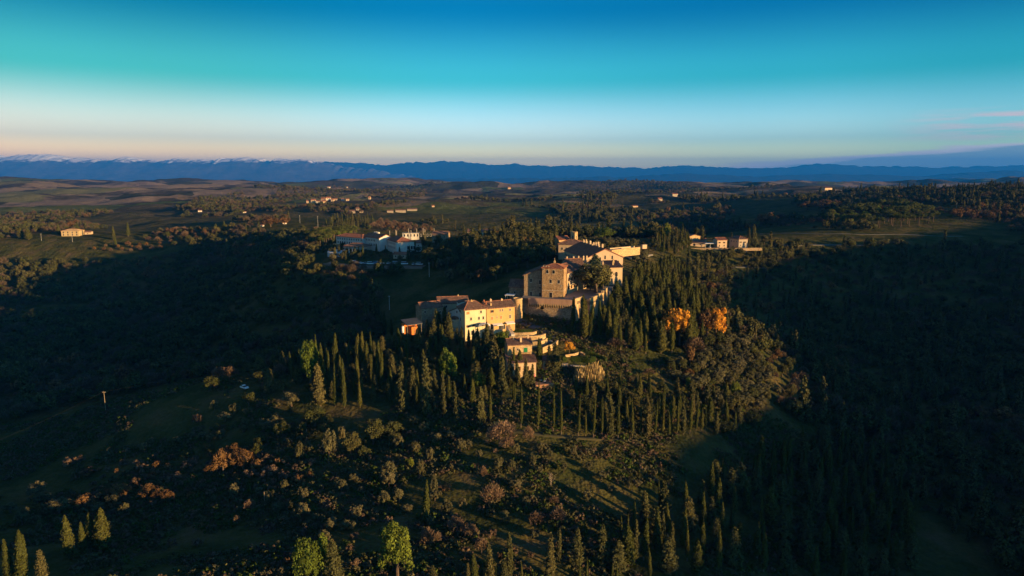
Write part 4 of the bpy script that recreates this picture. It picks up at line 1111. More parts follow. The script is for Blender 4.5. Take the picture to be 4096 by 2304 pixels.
kind('oak', [crown_mesh('crown', broad(80 + s_, 2000, 3.4, 2.9, 4.4, 19, .42), M_OAK) for s_ in range(5)], trunk_mesh('trunk', .34, 4.4, limbs=5, seed=2, spread=1.8), 7.6, 7.2, 'dark oak')
kind('aut', [crown_mesh('crown', broad(100 + s_, 1500, 3.0, 2.9, 4.2, 15, .38, core=.45), M_AUT) for s_ in range(4)], trunk_mesh('trunk', .28, 4.2, limbs=5, seed=3, spread=1.8), 7.4, 6.4, 'russet tree')
kind('gold', [crown_mesh('crown', broad(120 + s_, 1900, 3.0, 3.2, 4.8, 17, .38, core=.4), M_ORG) for s_ in range(3)], trunk_mesh('trunk', .28, 4.6, limbs=5, seed=4, spread=1.8), 8.2, 6.4, 'golden tree')
kind('pine', [crown_mesh('crown', broad(140 + s_, 2600, 3.3, 3.7, 4.7, 26, .36, core=.7), M_PIN) for s_ in range(4)], trunk_mesh('trunk', .32, 5.4, limbs=4, seed=5, spread=1.6), 8.4, 6.8, 'green pine')
kind('umb', [crown_mesh('crown', broad(160 + s_, 1800, 3.8, 1.5, 6.6, 18, .38, flat=.35), M_UMB) for s_ in range(3)], trunk_mesh('trunk', .3, 6.4, limbs=6, seed=6, spread=2.2, lh=.6), 8.2, 8.0, 'umbrella pine')
kind('bare', [crown_mesh('crown', twiggy(180 + s_, 1000), M_BRN) for s_ in range(4)], trunk_mesh('trunk', .2, 3.6, limbs=6, seed=7, spread=1.5), 6.0, 5.0, 'bare brown tree')
kind('scrub', [crown_mesh('crown', broad(200 + s_, 900, 1.7, 1.2, 1.3, 9, .28, core=.5), M_AUT if s_ % 2 else M_BRN) for s_ in range(4)], trunk_mesh('trunk', .1, 1.0), 2.6, 3.6, 'brown shrub')
kind('reed', [crown_mesh('crown', reeds(220 + s_), M_REED) for s_ in range(3)], None, 3.4, 6.4, 'reed clump')
kind('plume', [crown_mesh('crown', twiggy(230 + s_, 1300, 2.2, 3.2, .11), M_TAN) for s_ in range(3)], None, 3.2, 4.6, 'dry plume grass')
kind('cedar', [crown_mesh('crown', conifer(250, 3400, 5.2, 15.0, .5, 1.5), leaf_mat('cedar_needles', [(.05, .062, .032), (.075, .09, .045), (.10, .11, .06)]))], trunk_mesh('trunk', .5, 9.0, limbs=7, seed=9, spread=3.0), 15.2, 10.4, 'cedar')

TREES = []          # (root, kind, pixel) for labels
COUNT = {}
def tree(k, p, h, w=None, label=None, group=None, rot=None, parts=True, var=None):
    K_ = KINDS[k]; i = COUNT.get(k, 0); COUNT[k] = i + 1
    cr = K_['crowns'][(i * 7 + i // 3) % len(K_['crowns'])] if var is None else K_['crowns'][var]
    sz = h / K_['h']; sx = sz if w is None else w / K_['w']
    nm = {'cyp': 'cypress_tree', 'slim': 'slim_cypress_tree', 'con': 'conifer_tree', 'olive': 'olive_bush', 'oak': 'oak_tree', 'aut': 'russet_tree', 'gold': 'golden_tree', 'pine': 'pine_tree', 'umb': 'umbrella_pine', 'bare': 'bare_tree', 'scrub': 'brown_shrub', 'reed': 'reed_clump', 'plume': 'plume_grass', 'cedar': 'cedar_tree'}[k]
    if parts and K_['trunk']:
        root = link(nm, None, None, p); c = link('crown', cr, root); link('trunk', K_['trunk'], root)
    else:
        root = link(nm, cr, None, p)
    root.rotation_euler = (random.gauss(0, .025), random.gauss(0, .025), random.uniform(0, 6.28) if rot is None else rot); root.scale = (sx * random.uniform(.78, 1.25), sx * random.uniform(.78, 1.25), sz) if k in ('olive', 'oak', 'aut', 'scrub', 'bare', 'plume', 'con') else (sx, sx, sz)
    cat = 'grass clump' if k in ('reed', 'plume') else 'shrub' if k in ('scrub', 'olive') else 'tree'
    tag(root, label, cat, group)
    TREES.append((root, k, pixel(p)))
    return root
def tpx(k, f, u, vtop, vbase, w=None, label=None, group=None, ymin=120, **kw):
    """a tree whose foot and top are seen at region pixels"""
    a, b = f(u, vtop), f(u, vbase)
    p = ground(b[0], b[1], ymin); s = mpp(p)
    dep = math.atan2(CZ - p.z, p.y)
    h = (b[1] - a[1]) * s / max(.6, math.cos(dep)); ww = None
    if w: ww = (f(w, 0)[0] - f(0, 0)[0]) * s
    return tree(k, p, h * 1.04, ww, label, group, **kw)
# ------------------------------------------------------------------ resort across the saddle
def house(name, label, cat, A, B, depth, h, mat, roof='side', peak=2.0, rmat=None, group=None, z=None, th=None, **kw):
    b = Bld(name, label, cat, A, B, depth, h, mat, 5.0, group, z)
    g = {'side': 'side', 'front': 'front', 'mono_y': 'mono_y', 'mono_x': 'mono_x'}.get(roof)
    b.walls(g, peak if g else 0); b.roof(roof, peak, rmat or TILE, over=.45, rib=.7, **kw)
    return b
qA = P(r6(295, 440), 585); qB = P(r6(960, 480), 566)
a_ = house('resort_block', 'white resort block at the left with long hipped roof', 'building', qA, qB, 12, 6.0, WHT, 'hip', 2.4, TILE_R, 'white resort blocks', z=CZ - 58)
for i in range(11):
    a_.win(2.2 + i * 2.9, 3.7, .95, 1.5, 'white'); a_.win(2.2 + i * 2.9, .5, 1.3, 1.9, 'white', name='door')
m = MB(); m.box(-2, 20, -2.2, -.05, -1.2, -.1); a_.part('terrace', m, PALE)
qA = P(r6(968, 420), 572); qB = P(r6(1400, 540), 553)
b_ = house('resort_block', 'middle white resort block with roof chimneys and blank gable', 'building', qA, qB, 13, 7.6, WHT, 'side', 2.6, TILE_R, 'white resort blocks', z=CZ - 58.6)
for i in range(8):
    b_.win(1.6 + i * 2.5, 4.8, .95, 1.6, 'white')
    if i > 3: b_.win(1.6 + i * 2.5, 1.3, .95, 1.7, 'white')
for x, y in ((6, 8.5), (8, 9), (11, 9)): b_.chimney(x, y, 9, 11.2, 1.3, WHT)
qA = P(r6(1842, 645), 535); qA.z = CZ - 58.6; qB = PF(r6(2300, 645), 0, qA, 26)
c_ = house('resort_block', 'nearest white resort block with broad roof and tall front cypresses', 'building', qA, qB, 29, 6.2, WHT, 'hip', 3.2, TILE_R, 'white resort blocks', z=CZ - 58.6)
for i in range(7):
    c_.win(4 + i * 3.2, 3.9, .95, 1.5, 'white', 'L'); c_.win(4 + i * 3.2, .7, .95, 1.7, 'white', 'L')
for x in (9.5, 12.5, 14.5): c_.win(x, .4, 1.5, 2.6, 'white', name='door')
qA = P(r6(2365, 690), 545); qB = P(r6(2500, 690), 546)
d_ = house('white_cottage', 'small tall white cottage with one red roof slope right of the resort', 'house', qA, qB, 6, 5.6, WHT, 'mono_y', 1.6, TILE_R, z=CZ - 59.5); d_.win(1.3, .6, .9, 1.7); d_.win(1.3, 3.3, .7, 1.0)
qA = P(r6(500, 590), 556); qB = P(r6(1010, 600), 550)
p_ = Bld('pavilion', 'dark roofed open pavilion on the resort terrace', 'pavilion', qA, qB, 11, 2.7, WHT, 3.0, z=CZ - 60.2)
p_.roof('hip', 2.2, TILE, over=.8, rib=.7)
for i in range(6):
    for y in (.2, 10.8):
        m = MB(); m.box(.2 + i * (p_.w - .6) / 5, .45 + i * (p_.w - .6) / 5, y - .12, y + .12, -2, 2.7); p_.part('post', m, WHT)
for u, w_ in ((620, 'leftmost of the four'), (702, 'second from the left of the four'), (775, 'third from the left of the four'), (850, 'rightmost of the four')):
    q = P(r6(u, 680), 541); parasol('closed white parasol, ' + w_ + ' by the resort pavilion', onground(q.x, q.y), 5.2, AWN, 'closed parasols by the pavilion')
q0 = [P(r6(u, v), Y_) for u, v, Y_ in ((110, 665, 545), (300, 675, 543), (320, 600, 556), (140, 595, 558))]; zz = CZ - 60.6
m = MB(); m.slab([Vector((q.x, q.y, zz)) for q in q0], .6); wat, nt_, p__ = nodes_of('pool_water'); p__.inputs['Base Color'].default_value = (.05, .20, .26, 1); p__.inputs['Roughness'].default_value = .08
bump(nt_, p__, noise(nt_, None, 6, 2), .1, .02); tag(m.build('pool_water', wat), 'blue pool on the resort terrace', kind='structure')
q1 = [P(r6(u, v), Y_) for u, v, Y_ in ((60, 700, 540), (530, 710, 538), (520, 570, 562), (90, 570, 564))]
m = MB(); m.slab([Vector((q.x, q.y, zz - .05)) for q in q1], 3.5); tag(m.build('pool_deck', surf('pale_deck', (.42, .42, .42), (.52, .52, .52), .5)), 'pale paved deck round the resort pool', kind='structure')
qA = P(r6(1760, 870), 522); qB = P(r6(2110, 870), 520)
e_ = house('garden_lodge', 'low pinkish lodge in the garden below the resort', 'house', qA, qB, 6, 2.6, PINK, 'side', 1.3, TILE_R, z=CZ - 62.8)
for x in (2, 5, 8): e_.win(x, .5, .9, 1.3)
qA = P(r6(2000, 290), 640); qB = P(r6(2420, 290), 642)
e_ = house('long_pavilion', 'long low white building behind the resort lamp posts', 'building', qA, qB, 8, 3.4, WHT, 'flat', 0, GRAVEL, z=CZ - 57.5)
for i in range(9): e_.win(1.8 + i * 1.9 * 1.6, .4, 1.2, 2.2, 'white', name='opening')
qA = at(1870, 945, 640); qB = at(1965, 945, 640)
e_ = house('white_hall', 'pale hall with dark roof beyond the garden trees', 'building', qA, qB, 12, 4.5, WHT, 'side', 2.2, TILE, z=CZ - 57.5)
for i in range(6): e_.win(1.8 + i * 3.4, 1.0, 1.2, 2.0)
qA = at(1728, 968, 600); qB = at(1790, 968, 598)
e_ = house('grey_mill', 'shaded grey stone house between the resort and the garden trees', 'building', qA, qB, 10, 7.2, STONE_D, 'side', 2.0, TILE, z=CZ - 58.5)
for i in range(4):
    for z_ in (1, 4.2): e_.win(1.8 + i * 3.2, z_, .8, 1.5)
qA = at(1735, 1000, 560); qB = at(1815, 1000, 558)
e_ = house('long_shed', 'long grey roofed shed in front of the grey stone house', 'shed', qA, qB, 7, 3.0, STONE_D, 'side', 1.4, TILE, z=CZ - 59.5); e_.win(4, .8, .8, 1.2); e_.win(9, .8, .8, 1.2)
ribbon('car_park', 'brown gravel car park edge below the resort', [r6(40, 985), r6(350, 1045), r6(800, 1075), r6(1300, 1085), r6(1800, 1088), r6(2300, 1085), r6(2560, 1080)], 7.0, surf('brown_gravel', (.17, .115, .075), (.24, .17, .12), .5, .95, .02), .15)

# vehicles
CAR_W = surf('white_car_paint', (.74, .75, .76), (.78, .79, .80), .5, .25, spec=.5)
CAR_B = surf('blue_car_paint', (.05, .16, .30), (.06, .18, .34), .5, .25, spec=.5)
CAR_S = surf('silver_car_paint', (.42, .43, .44), (.48, .49, .5), .5, .25, spec=.5)
GLASS = surf('car_glass', (.02, .025, .03), (.035, .04, .045), 1, .08, spec=.5)
TYRE = surf('tyre_rubber', (.02, .02, .02), (.03, .03, .03), 3, .8)
LAMP_R = surf('tail_lamp', (.35, .02, .02), (.4, .03, .03), 3, .3)
LAMP_W = surf('head_lamp', (.7, .7, .66), (.8, .8, .76), 3, .2)
def car_meshes(kind_):
    L_, W_ = (4.3, 1.75) if kind_ == 'car' else (5.2, 2.0)
    if kind_ == 'car':
        side = [(-2.15, .35), (2.1, .35), (2.15, .6), (2.1, .82), (1.05, .95), (-1.55, 1.0), (-2.1, .92), (-2.18, .6)]
        cab = [(1.02, .94), (.35, 1.42), (-1.15, 1.44), (-1.85, .98)]; roof_z = 1.44
    else:
        side = [(-2.6, .4), (2.55, .4), (2.6, .75), (2.4, 1.05), (1.9, 1.15), (-2.55, 1.2), (-2.62, .8)]
        cab = [(1.95, 1.14), (1.3, 2.0), (-2.4, 2.05), (-2.58, 1.18)]; roof_z = 2.05
    b = MB(); b.prism(side, 'y', -W_ / 2, W_ / 2); 
    c = MB(); k = len(cab)
    vs = [(x, -W_ / 2 + (.02 if z < 1.2 else .2), z) for x, z in cab] + [(x, W_ / 2 - (.02 if z < 1.2 else .2), z) for x, z in cab]
    c.add(vs, [tuple(range(k)), tuple(range(2 * k - 1, k - 1, -1))] + [(i, (i + 1) % k, k + (i + 1) % k, k + i) for i in range(k)])
    r_ = MB(); x0, x1 = cab[1][0], cab[2][0]; r_.box(x1 + .05, x0 - .05, -W_ / 2 + .22, W_ / 2 - .22, roof_z, roof_z + .05)
    wh = MB(); wh.tube((0, -.11, 0), (0, .11, 0), .32, n=14)
    rim = MB(); rim.tube((0, -.12, 0), (0, .12, 0), .19, n=10)
    hl = MB(); hl.box(-.03, .03, -.18, .18, -.07, .07)
    return dict(body=b, cabin=c, roof=r_, wheel=wh, rim=rim, lamp=hl, L=L_, W=W_)
_cm = {}
def car(name, label, p, rot, kind_='car', paint=None, group=None):
    paint = paint or CAR_W
    if (kind_, paint.name) not in _cm:
        d = car_meshes(kind_)
        _cm[kind_, paint.name] = dict(body=d['body'].mesh('body', paint), cabin=d['cabin'].mesh('windows', GLASS), roof=d['roof'].mesh('roof', paint), wheel=d['wheel'].mesh('wheel', TYRE), rim=d['rim'].mesh('rim', METAL), hl=d['lamp'].mesh('headlight', LAMP_W), tl=d['lamp'].mesh('tail_light', LAMP_R), L=d['L'], W=d['W'])
    d = _cm[kind_, paint.name]
    root = link(name, None, None, p); root.rotation_euler = (0, 0, rot); tag(root, label, 'van' if kind_ == 'van' else 'car', group)
    link('body', d['body'], root); link('windows', d['cabin'], root); link('roof', d['roof'], root)
    for x in (-.31, .31):
        for y in (-1, 1):
            w_ = link('wheel', d['wheel'], root, (x * d['L'], y * (d['W'] / 2 - .08), .32)); link('rim', d['rim'], w_)
    for y in (-1, 1):
        link('headlight', d['hl'], root, (d['L'] / 2 - .01, y * (d['W'] / 2 - .3), .68)); link('tail_light', d['tl'], root, (-d['L'] / 2 - .0, y * (d['W'] / 2 - .3), .74))
    return root
def gp(f, u, v, ymin=120): q = f(u, v); return ground(q[0], q[1], ymin)
f4 = reg(0, 1300, 1.4436)
car('parked_car', 'lone white car parked on the grass slope left of the conifers', gp(f4, 1412, 368) + Vector((0, 0, .08)), R(-38), 'car')
for i, (u, v, rt_, k_, pc, lb) in enumerate((
    (760, 985, 60, 'van', CAR_W, 'white van standing askew at the left end of the resort car park'),
    (930, 1000, 8, 'car', CAR_W, 'white car just right of the askew van in the car park'),
    (1040, 1005, 95, 'car', CAR_S, 'silver car between white car and white van in the car park'),
    (1170, 1020, 5, 'van', CAR_W, 'white van left of the blue van in the car park'),
    (1330, 1005, 12, 'van', CAR_B, 'blue van in the middle of the car park row'),
    (1450, 1010, -20, 'car', CAR_W, 'white car just right of the blue van'),
    (1640, 1005, 80, 'car', CAR_S, 'silver car beside the dark gap in the car park row'),
    (1820, 1010, 4, 'van', CAR_W, 'white van in the right half of the car park row'),
    (2050, 1022, 6, 'van', CAR_W, 'white van second from the right of the vans in the car park'),
    (2280, 1030, 85, 'car', CAR_S, 'silver car near the right end of the car park row'),
    (2430, 1035, -15, 'van', CAR_W, 'white van at the right end of the car park row'))):
    p = gp(r6, u, v, 440); car('parked_van' if k_ == 'van' else 'parked_car', lb, p + Vector((0, 0, .12)), R(rt_), k_, pc, 'vehicles in the resort car park')

# ------------------------------------------------------------------ houses right of the castle hill
qA = P(r7(592, 348), 585); qB = P(r7(862, 340), 590)
e_ = house('gabled_farmhouse', 'bright sunlit gabled farmhouse among dark trees right of the village', 'house', qA, qB, 12, 2.8, PALE, 'front', 1.6, TILE, z=at(*r7(592, 348), 585).z)
e_.winp(r7(665, 312), 1.3, 1.5, 'arch', name='archway'); e_.winp(r7(800, 305), 1.0, 1.3, '')
qA = P(r7(1252, 512), 558); qA.z = CZ - 58.4; qB = PF(r7(1472, 510), 0, qA, 12)
e_ = house('roadside_house', 'square sunlit house with two upper windows by the roadside wall', 'house', qA, qB, 8, 5.6, PINK, 'side', 1.6, TILE_R)
for u, v in ((1308, 402), (1412, 402)): e_.winp(r7(u, v), .8, 1.2, 'brown_open')
for u in (1308, 1412): e_.winp(r7(u, 472), .8, 1.4, '')
qA = P(r7(1742, 515), 560); qA.z = CZ - 58.4; qB = PF(r7(1945, 510), 0, qA, 18)
e_ = house('roadside_villa', 'pale shaded villa half lit beside the big dark cypress clump', 'house', qA, qB, 13, 6.0, plaster('dull_render', (.40, .34, .27), .8), 'hip', 2.2, TILE)
for u in (1790, 1890):
    e_.winp(r7(u, 395), .9, 1.3, 'brown_open'); e_.winp(r7(u, 470), .9, 1.5, '')
for i in range(3): e_.win(3 + i * 3.4, 3.4, .8, 1.3, '', 'L')
qA = P(r7(640, 490), 564); qB = P(r7(985, 492), 563)
e_ = house('low_barn', 'low pinkish barn wall left of the roadside house', 'barn', qA, qB, 8, 2.6, PINK, 'mono_y', 1.4, TILE, z=CZ - 58.2); e_.win(3, .3, 1.6, 1.9, '', name='door'); e_.win(8, 1.0, .9, .8)
qA = P(r7(968, 452), 570); qB = P(r7(1022, 450), 571)
e_ = house('small_annexe', 'tiny sunlit annexe between barn and carport', 'house', qA, qB, 4, 3.0, PALE, 'side', .8, TILE, z=CZ - 56.8); e_.win(.9, .8, .6, .9)
qA = P(r7(985, 515), 559); qB = P(r7(1200, 512), 560)
e_ = Bld('carport', 'open carport with thin white roof left of the roadside house', 'carport', qA, qB, 6, 2.6, WHT, 2.0, z=CZ - 58.4); e_.roof('flat', 0, AWN, over=.3, rib=0)
for x in (.1, e_.w / 2, e_.w - .1):
    for y in (.1, 5.9):
        m = MB(); m.box(x - .1, x + .1, y - .1, y + .1, -1, 2.6); e_.part('post', m, METAL)
car('parked_car', 'silver car under the white roofed carport', onground(qA.x + 4, qA.y + 3, .1), R(90), 'car', CAR_S)
poly_wall('roadside_wall', 'long low pale wall in front of the roadside houses', 'wall', [P(r7(650, 532), 553), P(r7(1000, 527), 553), P(r7(1450, 528), 552), P(r7(1850, 530), 552), P(r7(2280, 524), 556)], .5, STONE_D, 2.2)
qA = at(2742, 930, 640); qB = at(2758, 929, 640)
house('white_hut', 'little white hut with bright roof far right of the bell tower', 'house', qA, qB, 4, 2.4, WHT, 'side', .8, AWN, z=float(H(qA.x, qA.y))).win(1.6, .6, .7, 1.0)
DIMG = surf('dusty_lane', (.085, .085, .07), (.14, .13, .105), .2, .95, .02)
ribbon('valley_road', 'thin pale road across the fields right of the villa', [(3040, 983), (3200, 980), (3350, 980), (3480, 981)], 3.2, DIMG, .15)
ribbon('country_road', 'long pale country road along the upper meadow edge', [(3040, 935), (3180, 934), (3300, 936), (3480, 938), (3700, 942), (3850, 945)], 3.2, DIMG, .2)
ribbon('hill_track', 'faint pale track on the dark slope below the roadside houses', [(2860, 1066), (2950, 1068), (3060, 1072)], 2.5, DIMG, .15)
ribbon('lower_road', 'dim lane under the roadside cypress row', [(1960, 1722), (2150, 1738), (2300, 1752), (2500, 1762), (2680, 1765)], 2.2, surf('dark_lane', (.05, .05, .024), (.085, .075, .036), .3), .08)

# ------------------------------------------------------------------ houses far across the country
DULL = plaster('dull_far_wall', (.34, .29, .23), .8)
def far_house(name, label, px0, px1, pybase, hpx, mat, roof='side', rmat=None, group=None, ymin=600, depth=None, cat='house', wins=True, turn=0.12):
    a = ground(px0, pybase, ymin); s = mpp(a); w_ = (px1 - px0) * s
    b = a + Vector((w_ * math.cos(turn), w_ * math.sin(turn), 0))
    h = hpx * s; e = house(name, label, cat, a, b, depth or max(6, w_ * .7), h * .72, mat, roof, h * .28, rmat, group)
    if wins:
        n = max(1, int(w_ / 4.5)); fl = 2 if h > 7 else 1
        for i in range(n):
            for k in range(fl): e.win((i + .5) * w_ / n, .8 + k * h * .36, min(1.4, w_ / n * .35), min(1.9, h * .22), '')
    return e
far_house('far_villa', 'large sunlit yellow villa alone on the left hill', 246, 312, 945, 27, plaster('far_yellow', (.50, .38, .20), .75), 'hip', PALE, ymin=650)
far_house('far_barn', 'small low barn right of the yellow villa', 338, 362, 938, 12, RENDER, 'side', TILE, ymin=650)
far_house('far_farm', 'small farmhouse at the left edge above the sunlit field', 50, 68, 928, 18, PINK, 'side', TILE_R, ymin=650)
far_house('field_hut', 'little pale hut by the golden trees on the brown field', 1030, 1052, 908, 9, WHT, 'side', TILE_R, ymin=650)
vil = [(1226, 1242, 812, 11), (1244, 1262, 811, 14), (1264, 1280, 813, 10), (1284, 1304, 806, 15), (1288, 1304, 814, 12), (1306, 1322, 803, 15), (1324, 1336, 806, 11), (1338, 1348, 803, 9), (1366, 1376, 802, 8), (1384, 1396, 803, 8), (1474, 1482, 798, 12)]
nm_ = ['leftmost', 'second from the left', 'third from the left', 'fourth from the left', 'fifth from the left', 'sixth from the left', 'seventh from the left', 'eighth from the left', 'ninth from the left', 'tenth from the left', 'rightmost']
for i, (x0, x1, yb, hp) in enumerate(vil):
    far_house('hamlet_house', nm_[i] + ' house of the far red roofed hamlet on the green ridge', x0, x1, yb, hp, (PINK, RENDER, WHT)[i % 3], 'side', TILE_R, 'hamlet on the green ridge', ymin=1150, turn=.3 - .15 * (i % 4))
sc2 = [(1362, 1376, 852, 10, 'leftmost'), (1384, 1398, 852, 10, 'second'), (1402, 1420, 854, 13, 'third'), (1424, 1436, 846, 15, 'tallest'), (1438, 1452, 852, 9, 'rightmost')]
for x0, x1, yb, hp, w_ in sc2:
    far_house('shaded_house', w_ + ' pale house of the shaded group beyond the resort', x0, x1, yb, hp, DULL, 'side', TILE, 'pale houses in the shade', ymin=800)
for x0, x1, yb, hp, w_ in ((1548, 1572, 850, 9, 'left'), (1582, 1622, 848, 9, 'middle'), (1628, 1668, 843, 8, 'right')):
    far_house('farm_shed', 'long pale farm shed across the dark valley, ' + w_ + ' of three', x0, x1, yb, hp, DULL, 'side', TILE, 'long farm sheds', ymin=900, wins=False, cat='shed')
for x0, x1, yb, hp, lb, mt in ((1728, 1738, 829, 8, 'lone pale house on the ridge right of the farm sheds', PINK), (2634, 2652, 806, 14, 'pale block house on the right wooded ridge', DULL), (2690, 2716, 785, 12, 'pale building among the ridge top cypresses', DULL),
    (2530, 2555, 830, 8, 'low red roofed house in the woods right of centre', PINK), (3300, 3336, 762, 14, 'ruined warm stone house on the far right skyline', RENDER), (3605, 3656, 818, 22, 'sunlit stone farmhouse beside the cypress on the right ridge', RENDER),
    (3140, 3152, 780, 8, 'pale house left of the ruined skyline house', DULL), (3178, 3190, 782, 6, 'second pale house left of the ruined skyline house', DULL), (2938, 2952, 800, 8, 'small pale house on the ridge above the dark wood', DULL),
    (1310, 1322, 753, 7, 'tiny white house in the middle distance left of centre', WHT), (1386, 1394, 752, 5, 'tiny white house just right of another in the middle distance', WHT), (2032, 2044, 757, 9, 'tiny pale tower house in the central middle distance', PALE),
    (1130, 1146, 896, 6, 'small pale hut behind the golden trees', WHT), (792, 806, 847, 6, 'small white house left of the brown ploughed field', WHT), (972, 984, 852, 6, 'small white house on the olive field edge', WHT)):
    far_house('far_house', lb, x0, x1, yb, hp, mt, 'side', TILE_R, ymin=600 if yb > 840 else 1100, turn=.35)

# ------------------------------------------------------------------ poles and wires
def pole(name, label, p, h, r=.13, mat=None, arms=1, group=None, wide=1.6):
    root = link(name, None, None, p); tag(root, label, 'pole', group)
    m = MB(); m.tube((0, 0, -.8), (0, 0, h), r, r * .7, 7); m.build('shaft', mat or WOODP, root)
    if arms:
        m = MB(); m.box(-wide / 2, wide / 2, -.06, .06, h - .6, h - .45); m.build('crossarm', mat or WOODP, root)
        for x in (-wide / 2 + .1, 0, wide / 2 - .1):
            m = MB(); m.tube((x, 0, h - .45), (x, 0, h - .2), .05, .03, 6); m.build('insulator', WHT, root)
    return root
def wire(label, a, b, sag=1.2, r=.02):
    pts = [a.lerp(b, i / 18) - Vector((0, 0, sag * 4 * (i / 18) * (1 - i / 18))) for i in range(19)]
    m = MB()
    for p0, p1 in zip(pts, pts[1:]): m.tube(p0 - a, p1 - a, r, n=4)
    tag(m.build('power_line', TYRE, None, a), label, 'cable')
p0 = gp(f4, 611, 502); hp_ = 118 / 1.4436 * mpp(p0) * 1.05
pole('utility_pole', 'wooden utility pole on the dark grass slope at the left', p0, hp_, .16)
pl_ = onground(-215, 215); pr_ = onground(-112, 345)
pole('utility_pole', 'wooden utility pole in the dark valley past the left edge', pl_, 9, .16); pole('utility_pole', 'wooden utility pole hidden in the brush behind the white car', pr_, 8, .16)
wire('power line sagging left from the slope pole', p0 + Vector((0, 0, hp_ - .2)), pl_ + Vector((0, 0, 8.8)), 2.0)
wire('power line running right from the slope pole over the brush', p0 + Vector((0, 0, hp_ - .2)), pr_ + Vector((0, 0, 7.8)), 2.0)
for px0, yt, yb, lb, ym in ((1200, 862, 892, 'pale pole on the brown field, left of two', 600), (1272, 866, 910, 'pale pole on the brown field, right of two', 600), (166, 936, 963, 'pole left of the yellow villa on the field', 600), (290, 928, 968, 'pole in front of the yellow villa', 600),
                            (2892, 892, 916, 'pale pole behind the right roadside houses', 560), (3826, 812, 830, 'left pole of the pair on the far right ridge', 600), (3881, 806, 828, 'right pole of the pair on the far right ridge', 600), (2155, 1000, 1001, '', 0), (1717, 1052, 1108, 'thin pole in the shade below the car park', 430), (1558, 1184, 1240, 'thin pole on the dark slope above the cypresses', 330)):
    if not lb: continue
    p = ground(px0, yb, ym); pole('utility_pole', lb, p, (yb - yt) * mpp(p) * 1.05, .16, METAL)
a = ground(2892, 916, 560); b = ground(2962, 914, 560); wire('wire strung from the pole behind the roadside houses', a + Vector((0, 0, 4.6)), b + Vector((0, 0, 5.2)), .3, .04)
LW_ = ['first', 'second', 'third', 'fourth', 'fifth', 'sixth', 'seventh', 'eighth', 'ninth']
for i, (u, vt, vb) in enumerate(((1668, 150, 232), (1825, 130, 250), (1845, 150, 250), (2155, 100, 240), (2218, 140, 268), (2365, 110, 290), (2528, 90, 190), (2575, 120, 190), (2810, 90, 170))):
    q = r6(u, vb); p = at(q[0], q[1], 632); p = onground(p.x, p.y); s_ = mpp(p); top = at(*r6(u, vt), 632).z
    root = link('lamp_post', None, None, p); tag(root, LW_[i] + ' pale lamp post from the left in the row behind the resort', 'lamp post', 'lamp posts behind the resort')
    m = MB(); m.tube((0, 0, -.5), (0, 0, top - p.z), .2, .16, 7); m.build('shaft', surf('pale_post', (.5, .42, .33), (.58, .5, .4), 1), root); m = MB(); m.box(-.3, .3, -.2, .2, top - p.z, top - p.z + .2); m.build('lamp_head', METAL, root)
# dead white tree on the slope
p = gp(reg(1100, 1700, 1.61), 1775, 395); s_ = mpp(p); h = 82 / 1.61 * s_ * 1.1
root = link('dead_tree', None, None, p); tag(root, 'bleached leafless dead tree alone on the lower slope', 'tree'); rg_ = random.Random(5)
m = MB(); m.tube((0, 0, -.5), (.1, 0, h * .45), .17, .12, 6); m.tube((.1, 0, h * .45), (.0, .1, h * .8), .12, .07, 6); m.tube((0, .1, h * .8), (.2, 0, h), .07, .02, 5); m.build('trunk', BARK_P, root)
for i in range(12):
    z_ = h * (.3 + .6 * i / 12); a_2 = i * 2.1; L_ = h * .28 * rg_.uniform(.5, 1.1) * (1.2 - i / 14)
    m = MB(); e = Vector((math.cos(a_2) * L_, math.sin(a_2) * L_, z_ + L_ * .9)); m.tube((.05, .03, z_), e, .07, .03, 5)
    for k in range(2): m.tube(e * .7 + Vector((.02, .01, z_ * .3)), e + Vector((rg_.uniform(-.5, .5), rg_.uniform(-.5, .5), rg_.uniform(.2, .8))), .03, .012, 4)
    m.build('branch', BARK_P, root)
for u, vt, vb, lb in ((1772, 600, 665, 'short pale stump post among the left olive bushes'), (1528, 960, 1028, 'pale thin stake beside an olive bush on the left slope')):
    p = gp(f4, u, vb); h = (vb - vt) / 1.4436 * mpp(p); root = link('wooden_post', None, None, p); tag(root, lb, 'post'); m = MB(); m.tube((0, 0, -.4), (.06, 0, h), .13, .09, 7); m.build('shaft', BARK_P, root); m = MB(); m.tube((.06, 0, h), (.06, 0, h + .08), .12, .03, 7); m.build('cap', BARK_P, root)
